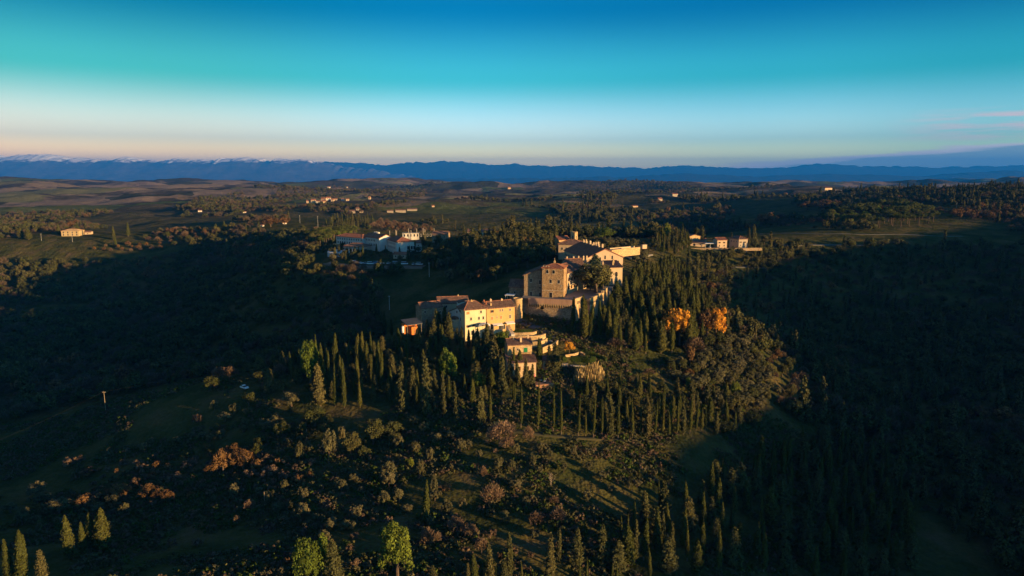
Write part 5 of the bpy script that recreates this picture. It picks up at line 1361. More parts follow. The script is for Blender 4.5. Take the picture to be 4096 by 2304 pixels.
# ------------------------------------------------------------------ planting: trees read off the photograph
f5, f6, f7, f8 = reg(1000, 1250, 1.9317), reg(1900, 1250, 1.932), reg(2600, 1300, 1.4432), reg(1100, 1700, 1.61)
fw = reg(0, 0, 1.0)
_ones = ['', 'first', 'second', 'third', 'fourth', 'fifth', 'sixth', 'seventh', 'eighth', 'ninth', 'tenth', 'eleventh', 'twelfth', 'thirteenth', 'fourteenth', 'fifteenth', 'sixteenth', 'seventeenth', 'eighteenth', 'nineteenth']
ORD = _ones[1:] + [w for t_, v in (('twenty', 'twentieth'), ('thirty', 'thirtieth'), ('forty', 'fortieth'), ('fifty', 'fiftieth')) for w in [v] + [t_ + '-' + _ones[k] for k in range(1, 10)]]
row = [(120, 612, 850, 30), (355, 580, 890, 36), (485, 550, 912, 34), (607, 585, 928, 30), (667, 618, 945, 30), (797, 660, 952, 28), (855, 770, 958, 24), (913, 640, 968, 24), (980, 665, 960, 24), (1045, 735, 968, 70), (1105, 690, 975, 36), (1217, 675, 965, 28), (1283, 710, 950, 22), (1330, 700, 972, 76), (1388, 680, 960, 26), (1447, 730, 945, 26), (1500, 775, 955, 28), (1562, 670, 945, 28), (1610, 690, 942, 60), (1660, 640, 935, 34), (1706, 690, 925, 24), (1750, 750, 915, 36), (1780, 750, 905, 26)]
for i, (u, vt, vb, w) in enumerate(row):
    tpx('con' if w > 55 else 'slim', f6, u, vt, vb, w, (('broad bushy tree, ' if w > 55 else 'slim tall cypress, ') + ORD[i] + ' from the left in the row along the lower lane'), 'trees in the row along the lower lane')
# cypresses of the left shoulder
for u, vt, vb, w in ((590, 385, 700, 42), (660, 375, 725, 52), (730, 370, 740, 36), (850, 535, 735, 48), (828, 345, 560, 44), (655, 170, 430, 46), (765, 215, 420, 38), (830, 175, 440, 52), (870, 160, 430, 44), (945, 165, 430, 48), (905, 230, 450, 44), (990, 240, 560, 52), (1018, 300, 580, 56), (615, 310, 560, 38), (705, 340, 580, 32), (1040, 0, 180, 52), (1095, 55, 180, 36), (1150, 130, 330, 50), (520, 190, 520, 50), (945, 330, 560, 44), (560, 250, 560, 40), (1260, 320, 460, 20)):
    tpx('cyp', f5, u, vt, vb, w)
for u, vt, vb, w in ((150, 435, 620, 110), (75, 340, 480, 110), (90, 205, 275, 46), (195, 160, 280, 90), (480, 140, 320, 70), (545, 410, 730, 110), (1380, 365, 800, 120), (1495, 480, 805, 84), (1180, 400, 775, 100), (1600, 545, 865, 64), (1750, 380, 560, 90), (1785, 600, 890, 90), (1450, 0, 180, 115), (1540, 10, 210, 80), (1600, 120, 250, 44), (1637, 125, 370, 66), (1755, 150, 430, 105), (1830, 95, 430, 76), (1890, 180, 460, 115), (1945, 330, 655, 105), (1420, 60, 240, 80), (1500, 170, 330, 90), (1100, 330, 520, 90), (1250, 420, 700, 80), (2160, 450, 560, 90)):
    tpx('con', f5, u, vt, vb, w)
tpx('pine', f5, 468, 250, 560, 170, 'bright yellow-green pine standing among the left shoulder cypresses')
tpx('pine', f5, 1540, 305, 560, 150, 'bright green round pine below the yellow house')
tpx('pine', f5, 1762, 468, 610, 112, 'small bright green pine below the lean-to wing')
tpx('pine', f5, 1940, 150, 330, 145, 'vivid green umbrella pine at the left of the small stone house')
tpx('cyp', f5, 2232, 205, 450, 62, 'broad dark cypress just right of the small stone house')
tpx('slim', f5, 2037, 280, 500, 42, 'slim cypress left of the pair in front of the lean-to wing')
tpx('cyp', f5, 2090, 295, 485, 54, 'short stout cypress in front of the lean-to wing')
tpx('slim', f5, 2030, 540, 690, 16, 'very thin cypress, left of two in front of the dark lawn'); tpx('slim', f5, 2046, 540, 700, 18, 'very thin cypress, right of two in front of the dark lawn')
tpx('con', f6, 620, 250, 470, 100, 'dark bushy conifer right of the broad dark cypress'); tpx('con', f6, 575, 260, 460, 60)
for i, (u, vt, vb, w) in enumerate(((750, -110, 175, 62), (848, -120, 205, 84), (890, -60, 195, 46), (965, -100, 185, 60), (1040, -120, 190, 74), (1085, -60, 205, 64))):
    tpx('cyp', f6, u, vt, vb, w, ORD[i] + ' dark cypress from the left standing before the rampart', 'cypresses before the rampart')
for i, (u, vt, vb, w) in enumerate(((385, 640, 1160, 170), (540, 680, 1180, 190), (690, 670, 1190, 190), (800, 770, 1180, 150))):
    tpx('con', r5, u, vt, vb, w, ORD[i] + ' dark bushy conifer from the left screening the lean-to wing', 'conifers before the lean-to wing')
for u, vt, vb, w in ((930, 440, 1150, 250), (1150, 370, 1100, 190), (1290, 740, 1200, 150), (1440, 890, 1300, 110), (1540, 880, 1330, 120), (1730, 960, 1400, 130), (1850, 950, 1430, 170), (1960, 900, 1440, 150), (2110, 1000, 1500, 150), (2300, 950, 1500, 140), (700, 700, 1150, 180), (300, 880, 1250, 150)):
    tpx('con', r1, u, vt, vb, w)
# shrubs of the near slope
for k, L in (('olive', [(320, 610, 725, 140), (610, 935, 1135, 120), (715, 880, 1015, 64), (380, 1020, 1155, 60), (450, 990, 1105, 72), (1390, 1055, 1165, 62), (1280, 1015, 1095, 84), (1070, 1170, 1325, 130), (1310, 1155, 1275, 82), (1155, 965, 1055, 74), (810, 1250, 1315, 80), (1625, 980, 1085, 70), (1770, 1070, 1135, 70), (1920, 1130, 1215, 62), (2022, 1148, 1215, 62), (1440, 930, 1010, 80), (1340, 860, 930, 90), (1260, 800, 870, 90), (1560, 920, 980, 80), (1690, 985, 1060, 60), (2240, 1010, 1080, 60), (2180, 1100, 1170, 70), (2060, 1020, 1090, 50), (680, 1300, 1370, 60), (270, 1310, 1360, 44), (1030, 1390, 1449, 60), (1150, 1370, 1445, 70), (1430, 1280, 1430, 80)]),
             ('oak', [(505, 715, 880, 200), (955, 845, 1015, 150), (1100, 850, 960, 150), (780, 945, 1110, 160), (255, 855, 975, 104), (60, 1015, 1110, 90), (400, 860, 950, 80), (600, 850, 930, 120), (1120, 930, 1010, 90), (880, 1040, 1120, 110)]),
             ('plume', [(1950, 845, 1000, 260), (1880, 900, 1030, 130), (1990, 960, 1070, 130), (2145, 880, 1015, 110), (1800, 1185, 1270, 60), (1830, 985, 1025, 40)])):
    for u, vt, vb, w in L: tpx(k, f5, u, vt, vb, w)
tpx('pine', f5, 1245, 1128, 1205, 44, 'small bright yellow-green shrub amid the dull olive bushes')
for k, L in (('olive', [(1105, 488, 575, 84), (1205, 478, 535, 62), (700, 432, 520, 62), (800, 418, 500, 58), (735, 300, 405, 90), (430, 362, 418, 48), (525, 528, 625, 66), (170, 518, 610, 82), (305, 478, 514, 40), (270, 578, 614, 42), (360, 612, 672, 80), (470, 622, 672, 80), (850, 518, 566, 60), (1030, 420, 490, 80), (1440, 218, 290, 52), (1525, 228, 295, 48), (1655, 192, 256, 54), (1705, 268, 314, 50), (1775, 162, 230, 44), (1860, 240, 305, 52), (1920, 140, 215, 44), (2020, 232, 290, 46), (2100, 303, 350, 62), (1550, 358, 415, 92), (2280, 368, 405, 40), (2330, 360, 402, 40), (2170, 395, 430, 50), (60, 360, 400, 50), (95, 490, 540, 50), (20, 505, 550, 60), (60, 590, 630, 60), (1000, 600, 660, 50), (1210, 590, 640, 60), (1470, 560, 620, 80), (2010, 420, 500, 80)]),
             ('bare', [(1820, 530, 640, 100), (1330, 728, 830, 100), (985, 668, 770, 110), (1170, 600, 700, 120), (1260, 640, 740, 80), (1680, 560, 650, 90), (1050, 690, 760, 50)]),
             ('plume', [(1395, 385, 525, 175), (1342, 268, 335, 52)]),
             ('cyp', [(2000, 610, 760, 32), (2230, 600, 820, 30), (2310, 520, 740, 28), (2475, 345, 540, 17), (2265, 590, 800, 26), (2415, 810, 990, 28), (1590, 900, 1010, 28), (2170, 900, 1010, 24), (2200, 930, 1020, 24), (1960, 880, 1010, 26), (2005, 870, 1010, 28), (1285, 850, 1010, 52), (1425, 900, 1010, 22)]),
             ('con', [(1770, 730, 970, 74), (1830, 690, 880, 48), (1512, 730, 985, 76), (1385, 790, 1010, 84), (1940, 700, 920, 96), (2110, 670, 920, 84), (2380, 450, 670, 104), (2500, 590, 810, 48), (2545, 650, 870, 64), (1020, 915, 1010, 56), (1475, 890, 1020, 60), (2320, 640, 880, 60), (1250, 900, 1010, 50)])):
    for u, vt, vb, w in L: tpx(k, f8, u, vt, vb, w)
tpx('cyp', f8, 970, 380, 645, 62, 'lone golden lit cypress in the middle of the lower slope')
tpx('pine', f8, 790, 685, 990, 222, 'large round bright green pine at the bottom of the picture')
tpx('pine', f8, 215, 790, 1060, 175, 'green pine left of the brown tree at the bottom edge'); tpx('pine', f8, 300, 748, 1000, 130, 'rounded pine behind the pair at the bottom edge')
tpx('con', f8, 388, 780, 1060, 130, 'brownish conifer right of the green pine at the bottom edge')
lab7 = ['leftmost of four golden cypresses', 'second of four golden cypresses', 'third of four golden cypresses', 'rightmost and tallest of four golden cypresses']
for i, (u, vt, vb, w) in enumerate(((405, 1130, 1348, 60), (485, 1155, 1318, 66), (527, 1105, 1302, 66), (598, 1088, 1308, 82))):
    tpx('cyp', f4, u, vt, vb, w, lab7[i] + ' standing together near the lower left corner', 'four cypresses near the lower left corner')
tpx('cyp', f4, 60, 1265, 1475, 82, 'cypress at the very left of the bottom left corner'); tpx('cyp', f4, 132, 1222, 1490, 84, 'tallest cypress in the bottom left corner'); tpx('con', f4, 245, 1322, 1500, 96, 'bushy conifer right of the bottom left corner cypresses')
for k, L in (('olive', [(1355, 932, 1000, 72), (1235, 984, 1022, 40), (720, 1038, 1112, 56), (345, 1003, 1095, 114), (240, 978, 1045, 112), (130, 1073, 1155, 92), (60, 1033, 1085, 82), (215, 918, 995, 104), (575, 968, 1025, 48), (655, 985, 1042, 72), (562, 1030, 1082, 62), (1275, 608, 655, 56), (1170, 620, 655, 60), (1105, 622, 650, 40), (833, 678, 735, 52), (870, 653, 685, 50), (1430, 478, 520, 50), (1350, 458, 515, 64), (1300, 508, 555, 80), (1240, 440, 485, 50), (1540, 548, 605, 90), (1600, 520, 585, 80), (1750, 950, 1015, 60), (1740, 1038, 1125, 84), (1640, 908, 945, 40), (1555, 958, 1015, 64), (1500, 938, 965, 46), (1970, 898, 960, 54), (1830, 1093, 1135, 44), (1910, 1128, 1175, 70), (1415, 580, 615, 36), (1020, 648, 690, 40), (1660, 1025, 1070, 50), (1600, 1030, 1075, 60), (1990, 1140, 1180, 60), (270, 1040, 1100, 60)]),
             ('aut', [(490, 983, 1065, 94), (700, 918, 1010, 104), (850, 925, 1010, 120), (910, 950, 1015, 90), (1290, 720, 870, 120), (1405, 718, 838, 116), (640, 940, 1000, 70), (970, 960, 1020, 70), (1230, 790, 850, 90), (1350, 690, 760, 90)]),
             ('scrub', [(1140, 520, 570, 66), (520, 830, 860, 90), (400, 770, 812, 80), (460, 760, 800, 60), (1480, 780, 840, 80), (1560, 820, 870, 90), (1640, 850, 890, 80), (1720, 868, 905, 64), (1450, 840, 880, 80), (780, 890, 930, 70), (880, 850, 890, 70), (1010, 860, 900, 80), (1100, 780, 820, 70)]),
             ('oak', [(1635, 570, 655, 84), (1200, 690, 750, 80), (1090, 720, 780, 70), (1500, 640, 700, 90)]),
             ('con', [(1510, 175, 265, 90), (1560, 260, 392, 84)])):
    for u, vt, vb, w in L: tpx(k, f4, u, vt, vb, w)
# golden and russet trees on the right flank
tpx('gold', f6, 1500, 25, 235, 130, 'bright orange tree, left half of the pair beside the cypress grove'); tpx('gold', f6, 1580, -25, 250, 180, 'bright orange tree, taller right one of the pair beside the cypress grove')
tpx('gold', f6, 1430, 130, 210, 70, 'small orange tree left of the bright orange pair'); tpx('gold', f6, 1330, 180, 270, 40, 'thin orange shrub at the foot of the cypress grove')
tpx('gold', f6, 1860, -45, 215, 170, 'amber tree at the upper right of the flank'); tpx('aut', f6, 1790, -30, 190, 180, 'olive brown round tree left of the amber tree')
tpx('bare', f6, 1690, 180, 330, 150, 'pale leafless tree right of the orange pair'); tpx('aut', f6, 1660, 260, 400, 80, 'russet shrub under the pale leafless tree'); tpx('aut', f6, 1650, 430, 510, 90, 'dark red shrub below the orange trees')
tpx('gold', f6, 730, 225, 320, 80, 'orange shrub in the garden above the lawn'); tpx('bare', f6, 1090, 190, 280, 120); tpx('bare', f6, 1340, 430, 500, 90)
tpx('pine', f6, 1648, 510, 640, 56, 'small bright pine below the dark red shrub'); tpx('pine', f6, 2010, 540, 660, 84, 'bright rounded pine at the right edge of the flank')
tpx('reed', f6, 830, 430, 540, 150, 'golden reed bed below the garden, left part'); tpx('reed', f6, 920, 395, 535, 160, 'golden reed bed below the garden, tall right part'); tpx('reed', f6, 860, 420, 550, 110, 'golden reed bed below the garden, front part')
# castle court trees
cz_ = zc_
def abs_tree(k, f, u, v, Y, h, w, label): q = at(*f(u, v), Y); return tree(k, Vector((q.x, q.y, cz_)), h, w, label)
abs_tree('cedar', r4, 1130, 1250, 366, 18.5, 19, 'pale green cedar with layered boughs in the castle court')
abs_tree('oak', r4, 1130, 1400, 352, 14.5, 19, 'great dark holm oak at the edge of the castle court'); abs_tree('oak', r4, 1300, 1380, 356, 11, 9, 'dark holm oak close behind the great one')
abs_tree('oak', r4, 1010, 1330, 358, 8.5, 7, 'smaller dark oak left of the great holm oak')
for u, v, lb in ((968, 1110, 'dark bush growing from the rampart wall face, left'), (1335, 1065, 'dark bush growing from the rampart wall face, right'), (1485, 1180, 'small dark bush low on the rampart wall')):
    q = at(*r3(u, v), 327.5); tree('oak', Vector((q.x, q.y - .3, q.z - 1.0)), 2.4, 2.0, lb)
# wall ivy on the sunny castle range
# hedges and garden
def hedge(name, label, f, pts, Ys, h, w):
    L = curve_px(f, pts, Ys, 8); o0 = L[0]; rg = np.random.default_rng(len(L) + int(o0.x * 10)); C, N = [], []
    for a, b in zip(L, L[1:]):
        n = int((b - a).length * 60) + 20; s = rg.uniform(0, 1, n)[:, None]; base_ = np.array(a - o0)[None] * (1 - s) + np.array(b - o0)[None] * s
        th = rg.uniform(0, np.pi, n); d = Vector((b.x - a.x, b.y - a.y, 0)).normalized(); nn = np.array([-d.y, d.x, 0.0])
        off = np.cos(th)[:, None] * nn[None] * w / 2 + np.array([[0, 0, 1.0]]) * (np.minimum(1, np.sin(th) * 1.5)[:, None] * h) * rg.uniform(.2, 1.05, (n, 1))
        C.append(base_ + off + rg.normal(0, .06, (n, 3))); N.append(np.cos(th)[:, None] * nn[None] + np.array([[0, 0, 1.0]]) * np.sin(th)[:, None])
    C, N = np.concatenate(C), np.concatenate(N); N = unit(N + rg.normal(0, .5, N.shape)); n = len(C)
    part = [quads(C, N, rg.normal(0, 1, (n, 3)), .3, .36, rg.uniform(.7, 1.2, n))]
    m = MB()
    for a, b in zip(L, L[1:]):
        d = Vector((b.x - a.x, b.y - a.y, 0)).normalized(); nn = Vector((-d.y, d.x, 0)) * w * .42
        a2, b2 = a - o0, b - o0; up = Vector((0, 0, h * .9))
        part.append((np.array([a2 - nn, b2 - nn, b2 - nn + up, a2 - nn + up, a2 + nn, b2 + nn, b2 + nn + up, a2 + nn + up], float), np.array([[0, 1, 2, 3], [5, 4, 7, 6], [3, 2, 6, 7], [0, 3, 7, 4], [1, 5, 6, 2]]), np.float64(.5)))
    o = link(name, crown_mesh('hedge', part, M_HEDGE), None, o0); tag(o, label, 'hedge')
hedge('hedge', 'clipped hedge on the upper curved terrace', r2, [(1000, 1012), (1230, 1008), (1440, 1000)], [298.2, 297.7, 298.2], 1.3, 1.2)
hedge('hedge', 'thick green garden hedge behind the lawn', r5, [(1560, 690), (1750, 700), (1900, 720), (2000, 690)], [262, 262, 261, 264], 2.0, 2.4)
hedge('hedge', 'low hedge row above the garden lawn', r5, [(1850, 560), (2050, 620), (2250, 690)], [272, 270, 267], 1.4, 1.4)
hedge('hedge', 'rounded garden bush between path and planter', r5, [(1390, 690), (1470, 690)], [262, 262.5], 1.8, 2.0)

# ------------------------------------------------------------------ planting: groves filled by spacing
def scatter(poly, space, seed, tries=30000):
    xs = [p[0] for p in poly]; ys = [p[1] for p in poly]; rg = np.random.default_rng(seed)
    c = np.column_stack([rg.uniform(min(xs), max(xs), tries), rg.uniform(min(ys), max(ys), tries)]); c = c[inpoly(c[:, 0], c[:, 1], poly)]
    cell = {}; out = []
    for x, y in c:
        k = (int(x // space), int(y // space))
        if all((x - a) ** 2 + (y - b) ** 2 > space * space for i in (-1, 0, 1) for j in (-1, 0, 1) for a, b in cell.get((k[0] + i, k[1] + j), ())):
            cell.setdefault(k, []).append((x, y)); out.append((x, y))
    return out
# keep trees off buildings, roads and the courtyard
BLOCK = [[(p.x, p.y) for p in court]]
for o in list(bpy.data.objects):
    if o.parent is None and o.type == 'EMPTY' and o.get('category') in ('building', 'house', 'tower', 'church', 'shed', 'canopy', 'wall', 'barn', 'pavilion', 'carport') and len(o.children):
        bb = [(o.matrix_basis @ Vector(c)) for ch in o.children if ch.type == 'MESH' and ch.name.split('.')[0] in ('wall', 'roof', 'shaft') for c in ch.bound_box]
        if bb:
            ang = o.rotation_euler.z; cs, sn = math.cos(-ang), math.sin(-ang)
            lx = [(b.x * cs - b.y * sn, b.x * sn + b.y * cs) for b in bb]
            x0, x1 = min(l[0] for l in lx) - 1.0, max(l[0] for l in lx) + 1.0; y0, y1 = min(l[1] for l in lx) - 1.5, max(l[1] for l in lx) + 1.0
            BLOCK.append([(x * cs + y * sn, -x * sn + y * cs) for x, y in ((x0, y0), (x1, y0), (x1, y1), (x0, y1))])
_c = gp(f4, 1412, 368); BLOCK.append([(_c.x - 8, _c.y - 26), (_c.x + 8, _c.y - 26), (_c.x + 6, _c.y + 5), (_c.x - 6, _c.y + 5)])
def free(x, y):
    r_ = np.ones(np.shape(x), bool)
    for b in BLOCK: r_ &= ~inpoly(x, y, b)
    return r_
TAKEN = [(o.location.x, o.location.y) for o, k, q in TREES]
def grove(poly, space, seed, mixk, hr, label, group, wr=1.0, world=False, clump=None, near=2.0, ymin=120, parts=True, top=None):
    pts = scatter(poly if world else gpoly(poly, ymin), space, seed); rg = random.Random(seed); n = 0; made = []
    for x, y in pts:
        if not free(np.array([x]), np.array([y]))[0]: continue
        if any((x - a) ** 2 + (y - b) ** 2 < near * near for a, b in TAKEN): continue
        if top and n >= top: break
        if clump and fbm(np.array([x / 16.0]), np.array([y / 16.0]), seed, 3)[0] < clump: continue
        k = rg.choice(mixk); h = rg.uniform(*hr[k]); w = KINDS[k]['w'] * h / KINDS[k]['h'] * rg.uniform(.8, 1.25) * wr
        made.append(tree(k, onground(x, y), h, w, None, group, parts=parts)); n += 1
    # say which one: row from the front, place from the left
    made.sort(key=lambda o: -pixel(o.location)[1]); per = max(4, int(math.ceil(math.sqrt(len(made)) * 1.6)))
    for r0 in range(0, len(made), per):
        for j, o in enumerate(sorted(made[r0:r0 + per], key=lambda o: pixel(o.location)[0])):
            o['label'] = label + ', ' + ORD[r0 // per] + ' row, ' + ORD[j] + ' from the left'
    return n
HR = dict(cyp=(10, 14.5), slim=(10, 14), con=(8.5, 13), olive=(2.6, 4.6), oak=(5, 8), aut=(4, 7), gold=(4, 7), pine=(6, 9), umb=(7, 10), bare=(4, 7), scrub=(1.2, 2.4), reed=(2.5, 3.5), plume=(2, 3))
n1 = grove([(2395, 1335), (2440, 1270), (2520, 1210), (2570, 1130), (2650, 1085), (2740, 1120), (2810, 1220), (2860, 1330), (2780, 1400), (2620, 1425), (2480, 1400)], 4.3, 1, ['cyp'] * 4 + ['slim'] + ['con'], dict(HR, slim=(9, 14), cyp=(10.5, 17), con=(9, 13)), 'dark cypress in the castle grove', 'dense grove right of the castle', wr=1.55)
n2 = grove([(2790, 1425), (2890, 1330), (3000, 1390), (3090, 1500), (3060, 1640), (2900, 1650), (2740, 1570), (2680, 1490)], 4.3, 2, ['oak'] * 2 + ['olive'] * 6, dict(HR, olive=(3.2, 6.5), oak=(4, 6.5)), 'dull round shrub on the right flank', 'shrubs on the right flank', near=4.0, wr=1.15)
n3 = grove([(2260, 1600), (2500, 1560), (2740, 1590), (2950, 1640), (3030, 1700), (2950, 1752), (2600, 1745), (2350, 1728)], 5.0, 3, ['con'] * 4 + ['cyp'] * 2 + ['oak'], dict(HR, con=(7, 11), cyp=(8, 12)), 'dark conifer behind the lane row', 'trees behind the lane row')
n4 = grove([(1080, 1480), (1250, 1440), (1450, 1420), (1620, 1390), (1700, 1370), (1980, 1385), (2000, 1560), (1900, 1640), (1500, 1620), (1250, 1590)], 4.6, 4, ['con'] * 4 + ['cyp'] * 3 + ['oak'] * 2, dict(HR, con=(6, 10), cyp=(7, 11), oak=(3, 5)), 'dark tree in the wood below the houses', 'shaded wood below the houses', wr=1.25)
n5 = grove([(2420, 2304), (2480, 2180), (2680, 2060), (2880, 1930), (3080, 1820), (3350, 1800), (3600, 1900), (3650, 2304)], 5.4, 5, ['con'] * 3 + ['cyp'] * 3 + ['slim'] * 2, dict(HR, con=(8, 13), cyp=(9, 14)), 'dark conifer on the lower right slope', 'lower right conifer wood', wr=1.25)
n6 = grove([(1700, 1050), (1770, 985), (2000, 965), (2210, 965), (2240, 1030), (2100, 1075), (1960, 1130), (1800, 1130)], 8.0, 6, ['oak'] * 5 + ['con'] * 2 + ['olive'] * 2 + ['aut'], dict(HR, oak=(9, 14), con=(11, 17), olive=(6, 9), aut=(8, 11)), 'round tree in the park behind the castle', 'park wood behind the castle', ymin=380)
n6b = grove([(-45, 488), (-8, 468), (12, 500), (-30, 524)], 6.5, 66, ['con', 'con', 'oak'], dict(HR, con=(14, 19), oak=(11, 15)), 'tall dark tree between park and resort', 'tall trees between park and resort', world=True)
n7 = grove([(50, 478), (95, 476), (106, 545), (50, 540)], 6.5, 7, ['olive'] * 5 + ['oak'], dict(HR, olive=(4.5, 6.5)), 'grey-green tree in the walled orchard', 'orchard above the long wall', world=True)
tpx('pine', fw, 2420, 912, 960, 75, 'round dark pine standing over the orchard', ymin=430); tpx('umb', fw, 2330, 915, 945, 40, 'small pine right of the bell tower', ymin=430)
tpx('con', r7, 2080, 20, 500, 200, 'big dark cypress clump beside the roadside villa', ymin=500); tpx('con', r7, 1960, 60, 490, 110, 'dark conifer left in the clump beside the villa', ymin=500); tpx('con', r7, 1560, 180, 480, 120, 'dark conifer between the two roadside houses', ymin=500); tpx('con', r7, 1640, 280, 480, 80, 'lower dark tree between the two roadside houses', ymin=500)
tpx('con', r7, 900, 20, 330, 180, 'tall dark conifer behind the sunlit gabled farmhouse', ymin=560); tpx('con', r7, 300, 60, 460, 140, 'dark conifer left of the gabled farmhouse', ymin=500); tpx('pine', r7, 100, -20, 420, 180, 'yellow-green tree left of the dark conifer by the farmhouse', ymin=500); tpx('aut', r7, 570, -10, 130, 110, 'orange tree behind the little white hut', ymin=560); tpx('olive', r7, 2330, 230, 450, 180, 'bushy green tree right of the cypress clump', ymin=500)
n8 = grove([(2600, 1000), (2640, 965), (2740, 955), (2760, 985), (2700, 1020)], 6, 8, ['con', 'cyp', 'oak'], dict(HR, oak=(6, 9)), 'dark tree between orchard and farmhouse', 'clump left of the farmhouse', ymin=450)
n9 = grove([(2640, 935), (2800, 915), (2960, 900), (3000, 915), (2900, 930), (2780, 935)], 8, 9, ['con'] * 3 + ['cyp'], HR, 'tall conifer behind the roadside houses', 'conifer belt behind the houses', ymin=560, top=44)
tpx('aut', fw, 3068, 850, 905, 68, 'large russet tree right of the conifer belt', ymin=560); tpx('aut', fw, 2994, 890, 925, 26, 'small russet tree by the cypress clump', ymin=560); tpx('bare', fw, 3045, 855, 905, 40, 'pale brown bare tree beside the large russet tree', ymin=560)
n10 = grove([(3280, 905), (3400, 850), (3550, 835), (3700, 850), (3760, 890), (3600, 910), (3450, 915)], 13, 10, ['umb'] * 6 + ['pine'], dict(HR, umb=(11, 15), pine=(10, 13)), 'umbrella pine by the right meadow', 'pine wood on the right', ymin=600, top=90)
n11 = grove([(3790, 870), (3900, 850), (4096, 850), (4096, 880), (3850, 885)], 13, 11, ['aut'] * 3 + ['bare'], dict(HR, aut=(8, 12), bare=(7, 10)), 'russet tree at the far right edge', 'russet wood at the right edge', ymin=600, top=60)
tpx('aut', fw, 3310, 800, 838, 90, 'broad red-brown tree on the right slope above the pines', ymin=650); tpx('aut', fw, 3230, 808, 840, 60, 'red-brown tree left of the broad one above the pines', ymin=650)
tpx('oak', fw, 3664, 742, 775, 80, 'big dark tree on the right skyline', ymin=700); tpx('oak', fw, 3790, 750, 772, 50, 'dark bush right of the big skyline tree', ymin=700)
# garden round the resort and the brown field
n12 = grove([(1260, 1010), (1330, 975), (1400, 1010), (1560, 1010), (1700, 1005), (1690, 1045), (1500, 1040), (1330, 1045)], 7, 12, ['con', 'oak', 'olive', 'oak'], dict(HR, con=(5, 9), oak=(4, 6), olive=(3, 5)), 'garden tree below the resort', 'garden trees below the resort', ymin=470)
for u, vt, vb, w, lb in ((1832, 440, 620, 20, 'slim cypress at the left corner of the nearest resort block'), (2040, 440, 640, 26, 'slim cypress at the middle of the nearest resort block'), (1940, 540, 640, 130, 'round clipped bush before the nearest resort block'), (2240, 540, 700, 90, 'dark conifer at the right corner of the nearest resort block'), (970, 520, 860, 90, 'dark cypress beside the curved resort terrace'), (870, 540, 720, 50, 'smaller cypress left of the curved resort terrace'), (2560, 250, 700, 180, 'large dark tree right of the white cottage')):
    tpx('oak' if 'round' in lb or 'large' in lb else 'cyp', r6, u, vt, vb, w, lb, ymin=470)
n13 = grove([(1230, 955), (1290, 935), (1420, 925), (1430, 935), (1330, 960), (1280, 985)], 7, 13, ['umb'] * 3 + ['pine'] * 2, dict(HR, umb=(6, 9), pine=(6, 8)), 'bright pine behind the resort roofs', 'pines behind the resort', ymin=560)
n14 = grove([(1300, 915), (1330, 880), (1480, 880), (1500, 905), (1420, 920)], 8, 14, ['con'] * 3 + ['cyp'] * 2, dict(HR, con=(10, 15), cyp=(11, 16)), 'tall conifer in the stand behind the resort', 'conifer stand behind the resort', ymin=600, top=48)
n15 = grove([(1480, 915), (1520, 890), (1720, 915), (1740, 935), (1600, 930)], 8, 15, ['bare'] * 3 + ['aut'], dict(HR, bare=(6, 9), aut=(5, 8)), 'bare tree behind the lamp posts', 'bare trees behind the lamp posts', ymin=640, top=60)
tpx('aut', fw, 1082, 868, 908, 62, 'golden brown round tree on the ploughed field, left of two', ymin=600); tpx('aut', fw, 1137, 868, 900, 42, 'golden brown round tree on the ploughed field, right of two', ymin=600)
tpx('bare', fw, 1000, 885, 910, 22, 'small bare tree left of the golden brown pair', ymin=600); tpx('bare', fw, 1265, 905, 928, 24, 'bare tree at the end of the ploughed field, left', ymin=600); tpx('bare', fw, 1295, 900, 925, 24, 'bare tree at the end of the ploughed field, right', ymin=600)
for u, vt, vb, w, lb in ((513, 892, 945, 24, 'tall lone cypress right of the yellow villa'), (866, 895, 930, 18, 'cypress left of two in the middle left belt'), (897, 885, 930, 14, 'cypress right of two in the middle left belt'), (455, 905, 960, 20, 'cypress in the belt right of the villa barn'), (462, 945, 990, 14, 'thin cypress in front of the reddish scrub'), (236, 898, 940, 14, 'cypress touching the left side of the yellow villa'), (312, 900, 935, 26, 'dark tree behind the yellow villa'), (85, 912, 955, 30, 'dark tree on the field left of the villa'), (115, 915, 958, 26, 'second dark tree on the field left of the villa')):
    tpx('cyp', fw, u, vt, vb, w, lb, ymin=650)
n16 = grove([(360, 1005), (420, 985), (640, 975), (650, 1000), (520, 1015)], 9, 16, ['aut', 'bare', 'aut'], dict(HR, aut=(4, 7), bare=(4, 6)), 'reddish shrub at the left valley edge', 'reddish belt at the left valley edge', ymin=600, top=70)
n17 = grove([(560, 960), (700, 925), (820, 920), (830, 955), (700, 985)], 10, 17, ['aut', 'bare', 'bare', 'oak'], dict(HR, aut=(6, 10), bare=(6, 9), oak=(6, 9)), 'brown tree in the middle left belt', 'brown belt middle left', ymin=650, top=60)
